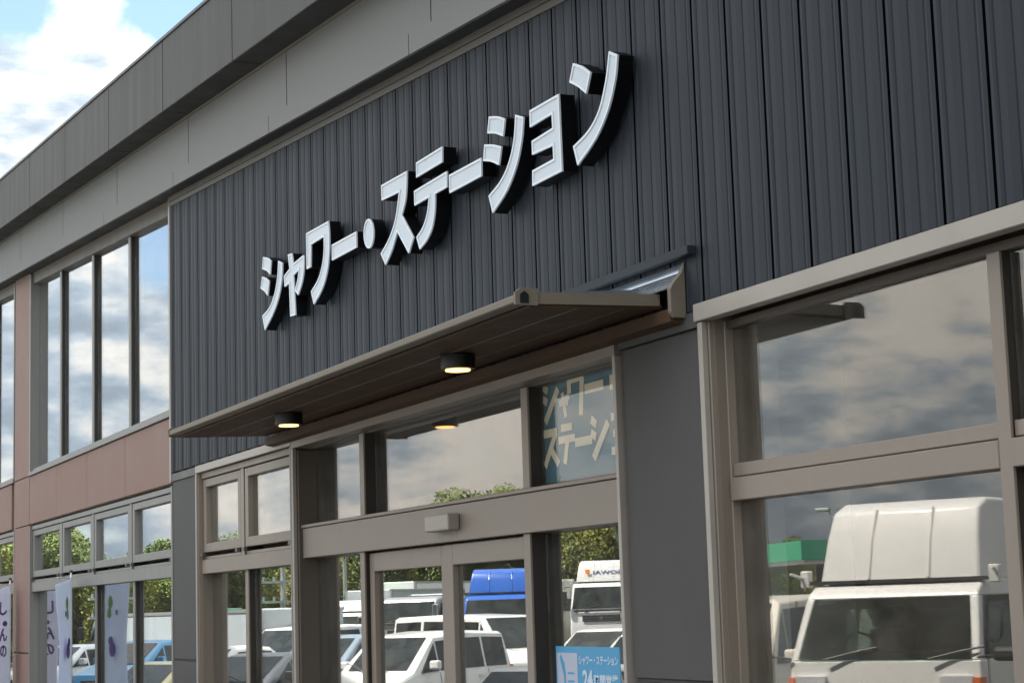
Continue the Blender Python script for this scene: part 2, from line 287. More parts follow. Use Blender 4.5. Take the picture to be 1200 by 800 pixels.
LETTERS=[
('shi', [[(-16.146, 5.269), (-16.11, 5.261), (-16.074, 5.253), (-16.039, 5.245), (-16.006, 5.236), (-15.978, 5.226), (-15.952, 5.215), (-15.928, 5.203), (-15.903, 5.192), (-15.936, 5.07), (-15.959, 5.083), (-15.982, 5.095), (-16.006, 5.108), (-16.034, 5.12), (-16.067, 5.131), (-16.103, 5.142), (-16.141, 5.153), (-16.179, 5.164)], [(-16.182, 5.096), (-16.149, 5.087), (-16.115, 5.078), (-16.083, 5.069), (-16.054, 5.059), (-16.029, 5.048), (-16.008, 5.037), (-15.987, 5.026), (-15.966, 5.014), (-16.022, 4.894), (-16.043, 4.907), (-16.063, 4.92), (-16.085, 4.933), (-16.109, 4.946), (-16.139, 4.959), (-16.171, 4.971), (-16.205, 4.984), (-16.238, 4.997)], [(-15.686, 5.153), (-15.565, 5.11), (-15.571, 5.074), (-15.575, 5.038), (-15.582, 5.002), (-15.593, 4.967), (-15.609, 4.934), (-15.628, 4.902), (-15.651, 4.871), (-15.68, 4.84), (-15.714, 4.808), (-15.752, 4.778), (-15.797, 4.747), (-15.848, 4.717), (-15.908, 4.687), (-15.977, 4.657), (-16.049, 4.628), (-16.12, 4.597), (-16.192, 4.737), (-16.134, 4.748), (-16.074, 4.758), (-16.017, 4.769), (-15.966, 4.784), (-15.921, 4.805), (-15.881, 4.829), (-15.845, 4.855), (-15.813, 4.882), (-15.785, 4.911), (-15.762, 4.941), (-15.743, 4.973), (-15.726, 5.006), (-15.712, 5.041), (-15.703, 5.078), (-15.695, 5.116)]]) ,
('small ya', [[(-15.404, 5.155), (-15.291, 5.146), (-15.259, 5.049), (-14.975, 5.072), (-14.956, 5.057), (-14.957, 5.027), (-14.958, 4.996), (-14.961, 4.966), (-14.967, 4.938), (-14.977, 4.911), (-14.991, 4.886), (-15.007, 4.862), (-15.027, 4.839), (-15.051, 4.817), (-15.078, 4.797), (-15.108, 4.776), (-15.136, 4.756), (-15.225, 4.813), (-15.204, 4.831), (-15.182, 4.85), (-15.162, 4.869), (-15.145, 4.887), (-15.132, 4.907), (-15.123, 4.926), (-15.114, 4.946), (-15.106, 4.965), (-15.254, 4.947), (-15.216, 4.596), (-15.359, 4.605), (-15.381, 4.896), (-15.512, 4.889), (-15.528, 4.988), (-15.364, 5.023)]]) ,
('wa', [[(-14.886, 5.242), (-14.3, 5.231), (-14.295, 5.199), (-14.29, 5.168), (-14.286, 5.136), (-14.284, 5.103), (-14.284, 5.067), (-14.285, 5.03), (-14.289, 4.992), (-14.297, 4.955), (-14.307, 4.92), (-14.32, 4.884), (-14.337, 4.85), (-14.36, 4.817), (-14.387, 4.785), (-14.418, 4.754), (-14.455, 4.724), (-14.497, 4.697), (-14.545, 4.672), (-14.6, 4.65), (-14.658, 4.629), (-14.715, 4.608), (-14.781, 4.729), (-14.73, 4.746), (-14.678, 4.764), (-14.628, 4.782), (-14.585, 4.803), (-14.549, 4.827), (-14.519, 4.855), (-14.493, 4.883), (-14.471, 4.912), (-14.454, 4.94), (-14.442, 4.969), (-14.433, 4.997), (-14.427, 5.025), (-14.424, 5.05), (-14.424, 5.075), (-14.426, 5.1), (-14.426, 5.124), (-14.761, 5.121), (-14.78, 4.936), (-14.888, 4.935)]]) ,
('long vowel bar', [[(-14.223, 5.019), (-13.631, 5.014), (-13.631, 4.887), (-14.226, 4.89)]]) ,
('middle dot', [[(-13.239, 4.92), (-13.24, 4.946), (-13.247, 4.972), (-13.259, 4.996), (-13.275, 5.017), (-13.295, 5.035), (-13.317, 5.048), (-13.342, 5.056), (-13.367, 5.058), (-13.391, 5.054), (-13.413, 5.045), (-13.431, 5.03), (-13.446, 5.011), (-13.456, 4.988), (-13.46, 4.963), (-13.459, 4.937), (-13.452, 4.911), (-13.44, 4.886), (-13.424, 4.865), (-13.403, 4.847), (-13.38, 4.834), (-13.356, 4.827), (-13.331, 4.825), (-13.307, 4.829), (-13.286, 4.839), (-13.267, 4.854), (-13.253, 4.873), (-13.243, 4.895)]]) ,
('su', [[(-13.049, 5.255), (-12.509, 5.244), (-12.513, 5.213), (-12.516, 5.182), (-12.519, 5.152), (-12.524, 5.124), (-12.53, 5.098), (-12.536, 5.074), (-12.544, 5.051), (-12.555, 5.029), (-12.571, 5.006), (-12.59, 4.984), (-12.611, 4.962), (-12.631, 4.94), (-12.406, 4.731), (-12.511, 4.634), (-12.733, 4.837), (-12.762, 4.808), (-12.79, 4.778), (-12.82, 4.749), (-12.851, 4.722), (-12.885, 4.699), (-12.922, 4.677), (-12.959, 4.656), (-12.995, 4.635), (-13.092, 4.737), (-13.042, 4.759), (-12.992, 4.78), (-12.943, 4.801), (-12.899, 4.826), (-12.861, 4.852), (-12.826, 4.879), (-12.794, 4.91), (-12.765, 4.944), (-12.74, 4.984), (-12.718, 5.029), (-12.697, 5.075), (-12.675, 5.121), (-13.045, 5.136)]]) ,
('te', [[(-12.319, 5.262), (-11.818, 5.262), (-11.825, 5.152), (-12.323, 5.152)], [(-12.373, 5.066), (-11.746, 5.07), (-11.751, 4.958), (-11.973, 4.958), (-11.975, 4.927), (-11.977, 4.896), (-11.981, 4.866), (-11.988, 4.836), (-11.999, 4.807), (-12.013, 4.778), (-12.03, 4.75), (-12.05, 4.726), (-12.073, 4.706), (-12.099, 4.689), (-12.126, 4.674), (-12.156, 4.661), (-12.188, 4.649), (-12.222, 4.64), (-12.257, 4.631), (-12.291, 4.622), (-12.348, 4.723), (-12.317, 4.734), (-12.284, 4.745), (-12.253, 4.756), (-12.225, 4.771), (-12.199, 4.787), (-12.176, 4.805), (-12.155, 4.826), (-12.137, 4.848), (-12.122, 4.873), (-12.111, 4.901), (-12.101, 4.93), (-12.09, 4.958), (-12.37, 4.956)]]) ,
('long vowel bar', [[(-11.705, 5.034), (-11.145, 5.026), (-11.15, 4.902), (-11.706, 4.906)]]) ,
('shi', [[(-10.996, 5.267), (-10.963, 5.26), (-10.929, 5.253), (-10.896, 5.245), (-10.863, 5.236), (-10.832, 5.226), (-10.801, 5.214), (-10.771, 5.202), (-10.741, 5.191), (-10.781, 5.082), (-10.811, 5.094), (-10.84, 5.106), (-10.87, 5.118), (-10.9, 5.129), (-10.932, 5.138), (-10.964, 5.146), (-10.997, 5.154), (-11.03, 5.162)], [(-11.083, 5.101), (-11.047, 5.092), (-11.011, 5.084), (-10.976, 5.076), (-10.941, 5.067), (-10.908, 5.056), (-10.875, 5.045), (-10.843, 5.034), (-10.811, 5.022), (-10.859, 4.91), (-10.891, 4.923), (-10.922, 4.937), (-10.954, 4.95), (-10.986, 4.962), (-11.017, 4.971), (-11.048, 4.979), (-11.079, 4.987), (-11.11, 4.995)], [(-10.58, 5.175), (-10.457, 5.129), (-10.466, 5.093), (-10.474, 5.057), (-10.484, 5.02), (-10.499, 4.984), (-10.517, 4.948), (-10.538, 4.91), (-10.563, 4.874), (-10.592, 4.839), (-10.626, 4.806), (-10.664, 4.773), (-10.706, 4.743), (-10.752, 4.714), (-10.805, 4.688), (-10.862, 4.665), (-10.923, 4.642), (-10.982, 4.619), (-11.039, 4.746), (-10.985, 4.761), (-10.93, 4.775), (-10.877, 4.791), (-10.831, 4.809), (-10.79, 4.83), (-10.753, 4.853), (-10.721, 4.879), (-10.692, 4.906), (-10.667, 4.935), (-10.645, 4.967), (-10.627, 5.0), (-10.612, 5.033), (-10.601, 5.068), (-10.593, 5.103), (-10.587, 5.139)]]) ,
('yo', [[(-10.364, 5.146), (-9.942, 5.142), (-9.933, 4.662), (-10.358, 4.662), (-10.351, 4.76), (-10.045, 4.763), (-10.048, 4.845), (-10.346, 4.857), (-10.346, 4.947), (-10.045, 4.956), (-10.048, 5.041), (-10.366, 5.038)]]) ,
('n', [[(-9.73, 5.274), (-9.7, 5.262), (-9.671, 5.249), (-9.642, 5.237), (-9.613, 5.223), (-9.586, 5.207), (-9.559, 5.19), (-9.533, 5.172), (-9.506, 5.155), (-9.574, 5.045), (-9.599, 5.062), (-9.624, 5.079), (-9.65, 5.097), (-9.676, 5.113), (-9.704, 5.128), (-9.732, 5.143), (-9.761, 5.157), (-9.79, 5.171)], [(-9.265, 5.214), (-9.163, 5.165), (-9.171, 5.134), (-9.177, 5.103), (-9.186, 5.071), (-9.199, 5.037), (-9.219, 5.0), (-9.242, 4.959), (-9.27, 4.918), (-9.302, 4.88), (-9.338, 4.845), (-9.377, 4.812), (-9.421, 4.78), (-9.47, 4.75), (-9.526, 4.723), (-9.589, 4.697), (-9.655, 4.673), (-9.72, 4.648), (-9.77, 4.775), (-9.717, 4.786), (-9.662, 4.797), (-9.61, 4.809), (-9.563, 4.824), (-9.522, 4.841), (-9.484, 4.861), (-9.45, 4.884), (-9.419, 4.91), (-9.39, 4.943), (-9.365, 4.98), (-9.342, 5.019), (-9.321, 5.057), (-9.304, 5.096), (-9.291, 5.135), (-9.278, 5.175)]]) ,
]

# ------------------------------------------------------------------ ground
o = MB().box(-600, 400, -500, 600, -1, 0).build('ground', M['grass']); tag(o, kind='structure')
o = MB().box(-130, 40, -75, -2.3, -.5, .004).build('parking_lot', M['asphalt']); tag(o, kind='structure')
o = MB().box(-70, 20, -2.2, 9, -.4, .15).build('pavement', M['pave']); tag(o, kind='structure')
o = MB().box(-70, 20, -2.36, -2.2, -.4, .154).build('kerb', M['kerb'], bevel=.015); tag(o, kind='structure')
mb = MB()
for k in range(26):          # slanting bays, then the lorry bays
    x = -6-k*4.4
    for (u, v, L) in ((x, -3.0, 5.2),):
        c, s = .59, .807
        mb.add([(u, v, .008), (u-.13, v, .008), (u-.13-c*L, v-s*L, .008), (u-c*L, v-s*L, .008)], [(0, 1, 2, 3)])
for k in range(16):
    x = -40-k*4.6
    mb.add([(x, -14, .008), (x-.14, -14, .008), (x-.14-8, -26, .008), (x-8, -26, .008)], [(0, 1, 2, 3)])
o = mb.build('road_markings', M['paint']); tag(o, kind='structure')

# ------------------------------------------------------------------ the building
XL, XR = -62., 6.
def zr(x): return -.078*(x+20)              # fall of the eaves to the right
B = empty('service_building', (0, 0, 0), 0, 'dark ribbed two-storey service building with a sloping eave, terracotta panels and glazed shopfront', 'building')
openings = []    # (x0,x1,z0,z1 or None for sloped head)
WH = lambda x: 6.60+zr(x)                   # head of the upper windows
UP = [(-28.95, -20.15), (-39.3, -30.35), (-49.7, -40.75), (-60.1, -51.15)]
LO = [(-28.95, -20.12), (-39.3, -30.30), (-49.7, -40.75), (-60.1, -51.15)]
for a, b in UP: openings.append((a, b, 4.30, None))
for a, b in LO: openings.append((a, b, .30, 3.50))
openings += [(-19.0, -15.80, .30, 3.54), (-15.76, -9.57, .15, 3.56), (-8.53, 1.2, .30, 3.60)]
# structural wall behind the cladding, cut round every opening
xs = sorted({XL, XR}|{q for a in openings for q in a[:2]}); zs = [0, .15, .30, 3.5, 3.54, 3.56, 3.6, 4.30]
mb = MB()
def hole(xm, z0, z1):
    for a, b, c, d in openings:
        if a < xm < b:
            if d is None:
                if z0 >= c-.001: return True
            elif z0 >= c-.001 and z1 <= d+.001: return True
    return False
for i in range(len(xs)-1):
    a, b = xs[i], xs[i+1]
    for j in range(len(zs)-1):
        if not hole((a+b)/2, zs[j], zs[j+1]): mb.box(a, b, .03, .30, zs[j], zs[j+1])
    if hole((a+b)/2, 4.4, 5): mb.prism([(a, WH(a)), (b, WH(b)), (b, 7.3+zr(b)), (a, 7.3+zr(a))], .03, .30)
    else: mb.prism([(a, 4.30), (b, 4.30), (b, 7.3+zr(b)), (a, 7.3+zr(a))], .03, .30)
mb.build('wall', M['inner'], B)
mb = MB(); mb.prism([(XL, 0), (XR, 0), (XR, 7.36+zr(XR)), (XL, 7.36+zr(XL))], 11.8, 12)
mb.build('rear_wall', M['pier'], B)
for x, nm in ((XL, 'end_wall'), (XR-.2, 'end_wall')):
    mb = MB(); mb.box(x, x+.2, .31, 11.79, 0, 7.32+zr(x+(.2 if x < 0 else .2))); mb.build(nm, M['pier'], B)
mb = MB(); mb.box(XL+.21, XR-.21, .31, 11.7, .16, .20); mb.build('floor', M['innerd'], B)
mb = MB(); mb.box(XL+.21, XR-.21, .31, 11.7, 3.72, 4.15); mb.build('upper_floor', M['inner'], B)
mb = MB(); mb.box(XL+.21, XR-.21, 5.2, 5.3, .2, 3.72); mb.build('partition', M['inner'], B)
mb = MB(); mb.box(-10.56, -10.25, 1.5, 2.0, .2, 3.72); mb.build('interior_column', M['innerw'], B)
# roof: deck, deep fascia, soffit, lower band
mb = MB(); mb.prism([(XL-.4, 7.35+zr(XL-.4)), (XR+.4, 7.35+zr(XR+.4)), (XR+.4, 7.95+zr(XR+.4)), (XL-.4, 7.95+zr(XL-.4))], -.44, 12.4)
roof = mb.build('roof', M['roofpanel'], B)
def slab(x0, x1, za, zb, y0, y1, mbx): mbx.prism([(x0, za+zr(x0)), (x1, za+zr(x1)), (x1, zb+zr(x1)), (x0, zb+zr(x0))], y0, y1)
J = [-13.26+2.59*k for k in range(8)]; j0 = -13.26
fx = [-13.26+2.59*k for k in range(-19, 8)]
mb = MB()
for a, b in zip(fx[:-1], fx[1:]): slab(a+.012, b-.012, 7.302, 8.04, -.50, -.475, mb)
slab(XL-.4, XR+.4, 7.31, 8.03, -.475, -.441, mb)
mb.build('fascia', M['roofpanel'], roof, bevel=.004)
mb = MB(); slab(XL-.42, XR+.42, 8.045, 8.075, -.515, -.40, mb); mb.build('coping', M['alud'], roof)
mb = MB()
for a, b in zip(fx[:-1], fx[1:]): slab(a+.01, b-.01, 7.30, 7.33, -.474, -.205, mb)
slab(XL-.4, XR+.4, 7.335, 7.349, -.44, .30, mb)
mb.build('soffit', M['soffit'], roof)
mb = MB(); slab(XL-.4, XR+.4, 7.28, 7.299, -.225, -.203, mb); mb.build('soffit_bead', M['canopy_edge'], roof)
# band: tall panels over a narrow trim, joints staggered
mb = MB(); bx = [-11.83+3.37*k for k in range(-15, 6)]; cx_ = [-12.26+3.47*k for k in range(-15, 6)]
for a, b in zip(bx[:-1], bx[1:]): slab(a+.011, b-.011, 6.80, 7.299, -.202, -.18, mb)
for a, b in zip(cx_[:-1], cx_[1:]): slab(a+.007, b-.007, 6.645, 6.797, -.208, -.18, mb)
slab(XL, XR, 6.66, 7.299, -.179, -.15, mb)
mb.build('eave_band', M['band'], B)
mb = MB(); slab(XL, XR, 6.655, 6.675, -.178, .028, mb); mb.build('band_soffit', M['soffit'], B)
mb = MB(); slab(-20.10, XR, 6.60, 6.652, -.045, .0, mb); slab(-20.12, XR, 6.55, 6.598, -.03, .0, mb); mb.build('siding_head_trim', M['trim'], B)

# ribbed siding: one long profiled sheet, its foot steps round the openings
def siding(x0, x1, name='siding'):
    P = .3464; pts = []; s = -8.545+math.floor((x0+8.545)/P)*P-P
    while s < x1+P:
        prof = [(-.0105, -.016, 0), (-.010, .024, 1), (.010, .024, 1), (.0105, -.016, 0)]
        for g in (.0577, .1732, .2887): prof += [(g-.007, -.0165, 0), (g-.001, -.0105, 0), (g+.002, -.0105, 0), (g+.007, -.0165, 0)]
        for q in (.034, .115, .231, .312): prof.append((q, -.0195, 0))
        prof.sort(); pts += [(s+a, c, d) for a, c, d in prof]; s += P
    pts = [p for p in pts if x0 <= p[0] <= x1]; mb = MB(); vs = []
    for x, y, c in pts: vs += [(x, y, 3.655 if x > -8.59 else 3.62), (x, y, 6.62+zr(x))]
    mb.add(vs, [(2*i, 2*i+2, 2*i+3, 2*i+1) for i in range(len(pts)-1)])
    mb.m = [1 if (pts[i][2] or pts[i+1][2]) else 0 for i in range(len(pts)-1)]
    return mb.build(name, [M['siding'], M['groove']], B)
siding(-20.08, XR)
mb = MB(); mb.prism([(-20.15, 3.52), (-20.09, 3.52), (-20.09, 6.64), (-20.15, 6.64)], -.03, .03); mb.build('corner_trim', M['alul'], B)
mb = MB(); mb.prism([(-20.085, 3.62), (-20.02, 3.62), (-20.02, 6.60), (-20.085, 6.60)], -.024, .0); mb.build('corner_trim', M['siding'], B)

# grey pier panels with an open horizontal joint
def pier(x0, x1, zt, zj):
    mb = MB(); mb.box(x0, x1, -.006, .029, .16, zj-.012); mb.box(x0, x1, -.006, .029, zj+.012, zt); mb.box(x0, x1, .012, .028, zj-.012, zj+.012)
    mb.build('pier_panel', M['pier'], B, bevel=.003)
pier(-20.09, -19.075, 3.52, 1.62); pier(-9.525, -8.60, 3.52, 1.655)
mb = MB(); mb.box(-20.09, -19.09, -.022, .0, 3.522, 3.60); mb.build('head_trim', M['alud'], B)
mb = MB(); mb.box(-9.53, -8.60, -.030, .0, 3.525, 3.61); mb.build('head_trim', M['pier'], B)
# terracotta spandrels and pillars of the left wing
sp = [-20.18, -22.44, -24.70, -26.83, -28.98]
def panels(pairs, z0, z1, name='terracotta_panel', zt=None):
    for a, b in pairs:
        mb = MB()
        if zt: mb.prism([(a+.008, z0), (b-.008, z0), (b-.008, 6.66+zr(b)), (a+.008, 6.66+zr(a))], -.004, .029)
        else: mb.box(a+.008, b-.008, -.004, .029, z0, z1)
        mb.build(name, M['pink'], B, bevel=.003)
for off in (0, -10.4, -20.8, -31.2):
    e = [q+off for q in sp]; panels([(e[i+1], e[i]) for i in range(4)], 3.51, 4.225)
    a, b = -30.32+off, -29.0+off
    panels([(a, b)], 3.51, 4.235); panels([(a, b)], 4.25, None, zt=True); panels([(a, b)], 1.60, 3.495); panels([(a, b)], .16, 1.575)

# ------------------------------------------------------------------ windows
def window(name='window', label=None):
    w = empty(name); w.parent = B
    if label: w['label'] = label
    return w
def pane(w, x0, x1, z0, z1, y, mt, z1b=None):
    mb = MB(); z1b = z1 if z1b is None else z1b
    mb.prism([(x0, z0), (x1, z0), (x1, z1b), (x0, z1)], y, y+.008); return mb.build('pane', mt, w)
def mull(w, q0, q1, y0, z0, z1, mt, z1b=None):
    z1b = z1 if z1b is None else z1b
    MB().prism([(q0, z0), (q1, z0), (q1, z1b), (q0, z1)], y0, y0+.016).build('mullion', mt, w, bevel=.002)
    MB().prism([(q0+.006, z0), (q1-.004, z0), (q1-.004, z1b), (q0+.006, z1)], y0+.0165, .22).build('gasket_return', M['ret'], w)  # seal and mullion side in one piece, its shade carried by the dark colour
# left wing, upper storey
def upper_bay(x0, x1):
    w = window(label='tall upper-storey window of the left wing, clouds mirrored in it'); n = 4
    g = .12
    mb = MB()
    mb.prism([(x0-.02, 4.28), (x0+.06, 4.28), (x0+.06, 6.63+zr(x0)), (x0-.02, 6.63+zr(x0))], -.014, .20)       # jambs
    mb.build('jamb', M['alu2'], w, bevel=.003); mb = MB()
    mb.prism([(x1-.07, 4.28), (x1, 4.28), (x1, 6.63+zr(x1)), (x1-.07, 6.63+zr(x1))], -.014, .20)
    mb.build('jamb', M['alu2'], w, bevel=.003)
    mb = MB(); slab(x0+.06, x1-.07, 6.49, 6.60, .03, .2, mb); mb.build('head', M['trim'], w)
    mb = MB(); mb.box(x0, x1+.01, -.03, .05, 4.235, 4.29); mb.box(x0+.06, x1-.07, .03, .2, 4.29, 4.34); mb.build('sill', M['alu2'], w, bevel=.004)
    ms = [x1-.07, x0+6.47, x0+4.30, x0+2.07, x0+.06]
    for q in ms[1:4]: mull(w, q-.06, q+.05, .065, 4.34, 6.49+zr(q-.06), M['alu2'], 6.49+zr(q+.05))
    for i in range(4):
        a = ms[i+1]+(.05 if i < 3 else 0); b = ms[i]-(.06 if i > 0 else 0)
        pane(w, a, b, 4.34, 6.49+zr(a), g, M['glassl'], 6.49+zr(b))
for a, b in UP: upper_bay(a, b)
# casement rows over fixed panes (left wing lower storey and the bay left of the door)
def casement_bay(x0, x1, cuts, ztop, g, mt, mg, jl, jr, label, zt=2.60):
    w = window(label=label)
    for p0, p1 in ((x0, x0+jl), (x1-jr, x1)): mb = MB(); mb.box(p0, p1, -.012, .22, .30, ztop); mb.build('jamb', mt, w, bevel=.003)
    mb = MB(); mb.box(x0+jl, x1-jr, .02, .22, ztop-.06, ztop); mb.build('head', mt, w, bevel=.003)
    mb = MB(); mb.box(x0+jl, x1-jr, .02, .22, zt-.10, zt+.04); mb.box(x0+jl, x1-jr, .05, .22, zt+.044, zt+.075); mb.build('transom', mt, w, bevel=.003)
    mb = MB(); mb.box(x0+jl, x1-jr, -.03, .22, .30, .42); mb.build('sill', mt, w, bevel=.003)
    ed = [x0+jl]+list(cuts)+[x1-jr]
    for q in cuts: mull(w, q-.05, q+.05, .065, .42, zt-.10, mt); mull(w, q-.05, q+.05, .03, zt+.04, ztop-.06, mt)
    for i in range(len(ed)-1):
        a = ed[i]+(.055 if i else 0); b = ed[i+1]-(.055 if i < len(ed)-2 else 0)
        pane(w, a, b, .42, zt-.10, g, mg)
        s0, s1 = zt+.115, ztop-.07
        mb = MB(); mb.box(a+.02, a+.12, .035, .13, s0, s1); mb.box(b-.12, b-.02, .035, .13, s0, s1); mb.box(a+.12, b-.12, .035, .13, s0, s0+.09); mb.box(a+.12, b-.12, .035, .13, s1-.08, s1)
        mb.build('sash', mt, w, bevel=.004)
        mb = MB(); mb.box(a+.03, a+.10, -.004, .03, zt+.076, s0-.004); mb.box(b-.10, b-.03, -.004, .03, zt+.076, s0-.004); mb.build('hinge', M['alud'], w)
        pane(w, a+.12, b-.12, s0+.09, s1-.08, .085, mg)
for k, (a, b) in enumerate(LO):
    casement_bay(a, b, [a+2.34, a+4.47, a+6.65], 3.48, .12, M['alu2'], M['glassl'], .06, .06, 'ground-floor window row of the left wing, small casements over tall fixed panes')
casement_bay(-19.06, -15.84, [-17.53], 3.53, .13, M['alu'], M['glass'], .05, .05, 'window of two casements over two fixed panes left of the entrance', 2.60)
mb = MB(); mb.box(-19.07, -19.03, -.03, -.013, .16, 3.53); mb.box(-19.07, -15.80, -.03, .0, 3.532, 3.605); mb.build('window_trim', M['alul'], B, bevel=.003)
mb = MB(); mb.box(-15.835, -15.775, -.02, .05, .16, 3.56); mb.build('downpipe_cover', M['alud'], B)

# ------------------------------------------------------------------ entrance screen
E = empty('entrance', label='aluminium entrance screen with an automatic sliding double door'); E.parent = B
mt = M['alu']; g = .17
def one(par, name, mt_, *boxes, **k):
    for q in boxes: MB().box(*q).build(name, mt_, par, **k)
one(E, 'edge_trim', M['alul'], (-15.765, -15.72, -.035, .0, .15, 3.50), (-9.60, -9.565, -.035, .2, .15, 3.50), bevel=.003)
one(E, 'jamb', M['retb'], (-15.765, -15.68, .002, .25, .15, 3.48), bevel=.003)
one(E, 'head', mt, (-15.765, -9.565, -.035, .25, 3.502, 3.56)); one(E, 'head', M['trim'], (-15.68, -9.60, .10, .25, 3.49, 3.50))
one(E, 'transom', mt, (-15.68, -9.602, .035, .25, 2.545, 2.80), (-15.68, -9.602, .022, .25, 2.803, 2.83), bevel=.004)
MX = ((-14.28, -14.18), (-11.12, -11.02))
for q0, q1 in MX:
    mull(E, q0, q1, .07, 2.832, 3.489, mt); mull(E, q0, q1, .06, .15, 2.543, mt)
for a, b in ((-15.68, -14.28), (-14.18, -11.12), (-11.02, -9.60)): pane(E, a, b, 2.83, 3.49, g, M['glassc' if a > -12 else 'glassw'])
one(E, 'sill', mt, (-15.68, -14.28, .03, .25, .15, .30), (-11.02, -9.60, .03, .25, .15, .30))
for a, b in ((-15.68, -14.28), (-11.02, -9.60)): pane(E, a, b, .30, 2.545, g, M['glass'])
for (a, b, y0, sl, sr) in ((-14.17, -12.53, .10, .10, .12), (-12.52, -11.125, .085, .12, .05)):
    mb = MB(); mb.box(a, a+sl, y0, y0+.05, .17, 2.53); mb.box(b-sr, b, y0, y0+.05, .17, 2.53); mb.box(a+sl, b-sr, y0, y0+.05, 2.385, 2.53); mb.box(a+sl, b-sr, y0, y0+.05, .17, .29)
    d = mb.build('sliding_door', mt, E, bevel=.004)
    MB().box(a+sl, b-sr, y0+.04, y0+.046, .29, 2.385).build('pane', M['glass'], d)
one(E, 'door_track', M['alud'], (-14.17, -11.125, .16, .25, 2.40, 2.54))

# right-hand shopfront: two-tier glazing
w = window(label='wide shopfront window right of the grey pier, white lorry mirrored in it'); g = .135
one(w, 'edge_trim', M['alul'], (-8.60, -8.555, -.035, .0, .16, 3.545), bevel=.003)
one(w, 'head_trim', M['alul'], (-8.62, 1.25, -.045, .03, 3.55, 3.645), bevel=.004)
one(w, 'head', M['retb'], (-8.52, 1.2, .10, .25, 3.505, 3.549), bevel=.003)
one(w, 'jamb', mt, (-8.60, -8.54, .001, .25, .30, 3.55), (-8.539, -8.52, .085, .25, .30, 3.549), (1.1, 1.2, .0, .25, .30, 3.50), bevel=.004)
ed = [-8.52, -6.29, -3.90, -1.40, 1.1]
for q in ed[1:4]: mull(w, q-.042, q+.042, .08, .42, 3.504, mt)
for i in range(4):
    a = ed[i]+(.042 if i else 0); b = ed[i+1]-(.042 if i < 3 else 0)
    one(w, 'transom', mt, (a, b, .075, .25, 2.595, 2.715), (a, b, .10, .25, 2.722, 2.79), bevel=.004)
    one(w, 'sill', mt, (a, b, .0, .25, .30, .42), bevel=.004)
    pane(w, a, b, 2.79, 3.505, g, M['glassw']); pane(w, a, b, .42, 2.595, g, M['glassw'])

# door sensor
mb = MB(); mb.box(-12.56, -12.12, -.06, .034, 2.62, 2.735)
o = mb.build('door_sensor', M['alul'], bevel=.012, seg=2); tag(o, 'small beige box sensor on the beam above the sliding door', 'sensor')

# ------------------------------------------------------------------ entrance canopy
K = empty('entrance_canopy', (-12.6, 0, 3.66), 0, 'thin brown flat canopy over the entrance doors', 'canopy')
def kb(mb, name, mt, parent=None, **k):
    ox, oy, oz = (12.6, 0, -3.66)
    mb.v = [(x+ox, y+oy, z+oz) for x, y, z in mb.v]; return mb.build(name, mt, parent or K, **k)
zf = lambda y: 3.735+y*.03
mb = MB(); mb.prism([(-.07, 3.668), (-.86, 3.648), (-.86, 3.665), (-.07, 3.69)], -16.38, -8.91, 'x'); kb(mb, 'soffit_board', M['canopy'])
mb = MB()
for y in (-.30, -.58): mb.box(-16.37, -8.92, y-.006, y+.006, 3.650+.02*(y+.86)/.79-.004, 3.66); 
kb(mb, 'soffit_joint', M['canopy_edge'])
mb = MB(); mb.prism([(-.09, 3.70), (-.86, 3.68), (-.86, 3.725), (-.09, 3.78)], -16.36, -8.93, 'x'); kb(mb, 'roof_sheet', M['flashing'])
mb = MB(); mb.box(-16.40, -8.90, -.955, -.861, 3.668, 3.712); kb(mb, 'front_gutter', M['canopy_edge'], bevel=.006)
for x in (-16.40, -8.90):
    s = 1 if x > -10 else -1
    mb = MB(); mb.prism([(-.962, 3.655), (-.83, 3.655), (-.83, 3.745), (-.93, 3.745), (-.962, 3.72)], x, x+.02*s, 'x'); cp = kb(mb, 'gutter_cap', M['canopy_edge'])
    mb = MB(); mb.prism([(-.935, 3.665), (-.885, 3.665), (-.885, 3.71), (-.91, 3.73), (-.935, 3.71)], x+.0205*s, x+.024*s, 'x'); kb(mb, 'drain_hole', M['black'], cp)
    mb = MB(); mb.prism([(-.829, 3.665), (-.09, 3.68), (-.09, 3.745), (-.829, 3.728)], x-.03*s, x+.006*s, 'x'); kb(mb, 'side_fascia', M['canopy_edge'])
mb = MB(); mb.prism([(-.022, 3.560), (-.105, 3.575), (-.105, 3.645), (-.022, 3.655)], -16.30, -8.76, 'x'); kb(mb, 'wall_beam', M['canopy'])
mb = MB(); mb.prism([(-.022, 3.59), (-.095, 3.592), (-.118, 3.62), (-.118, 3.75), (-.094, 3.785), (-.045, 3.84), (-.022, 3.90)], -8.76, -8.725, 'x'); kb(mb, 'end_bracket', M['canopy_edge'], bevel=.004)
mb = MB(); pf = [(-.116, 3.755), (-.092, 3.785), (-.045, 3.84), (-.024, 3.89)]
mb.prism(pf+[(y+.006, z-.004) for y, z in reversed(pf)], -16.3, -8.761, 'x'); kb(mb, 'curved_flashing', M['flashing'])
mb = MB(); mb.box(-16.4, -8.60, -.075, -.021, 3.915, 3.965); kb(mb, 'wall_rail', M['siding'], bevel=.004)
for x, lb in ((-10.80, 'round black ceiling lamp glowing warm, right one of the pair under the canopy'), (-14.33, 'round black ceiling lamp glowing warm, left one of the pair under the canopy')):
    t = empty('ceiling_lamp', (x, -.50, 3.652), 0, lb, 'lamp', 'lamps under the canopy')
    n = 32; mb = MB(); mb.cyl((0, 0, -.090), .112, .090, n=n); mb.build('housing', M['black'], t, bevel=.004)
    mb = MB(); mb.cyl((0, 0, -.099), .078, .0085, n=n, r2=.078); mb.build('diffuser', M['bulb'], t)

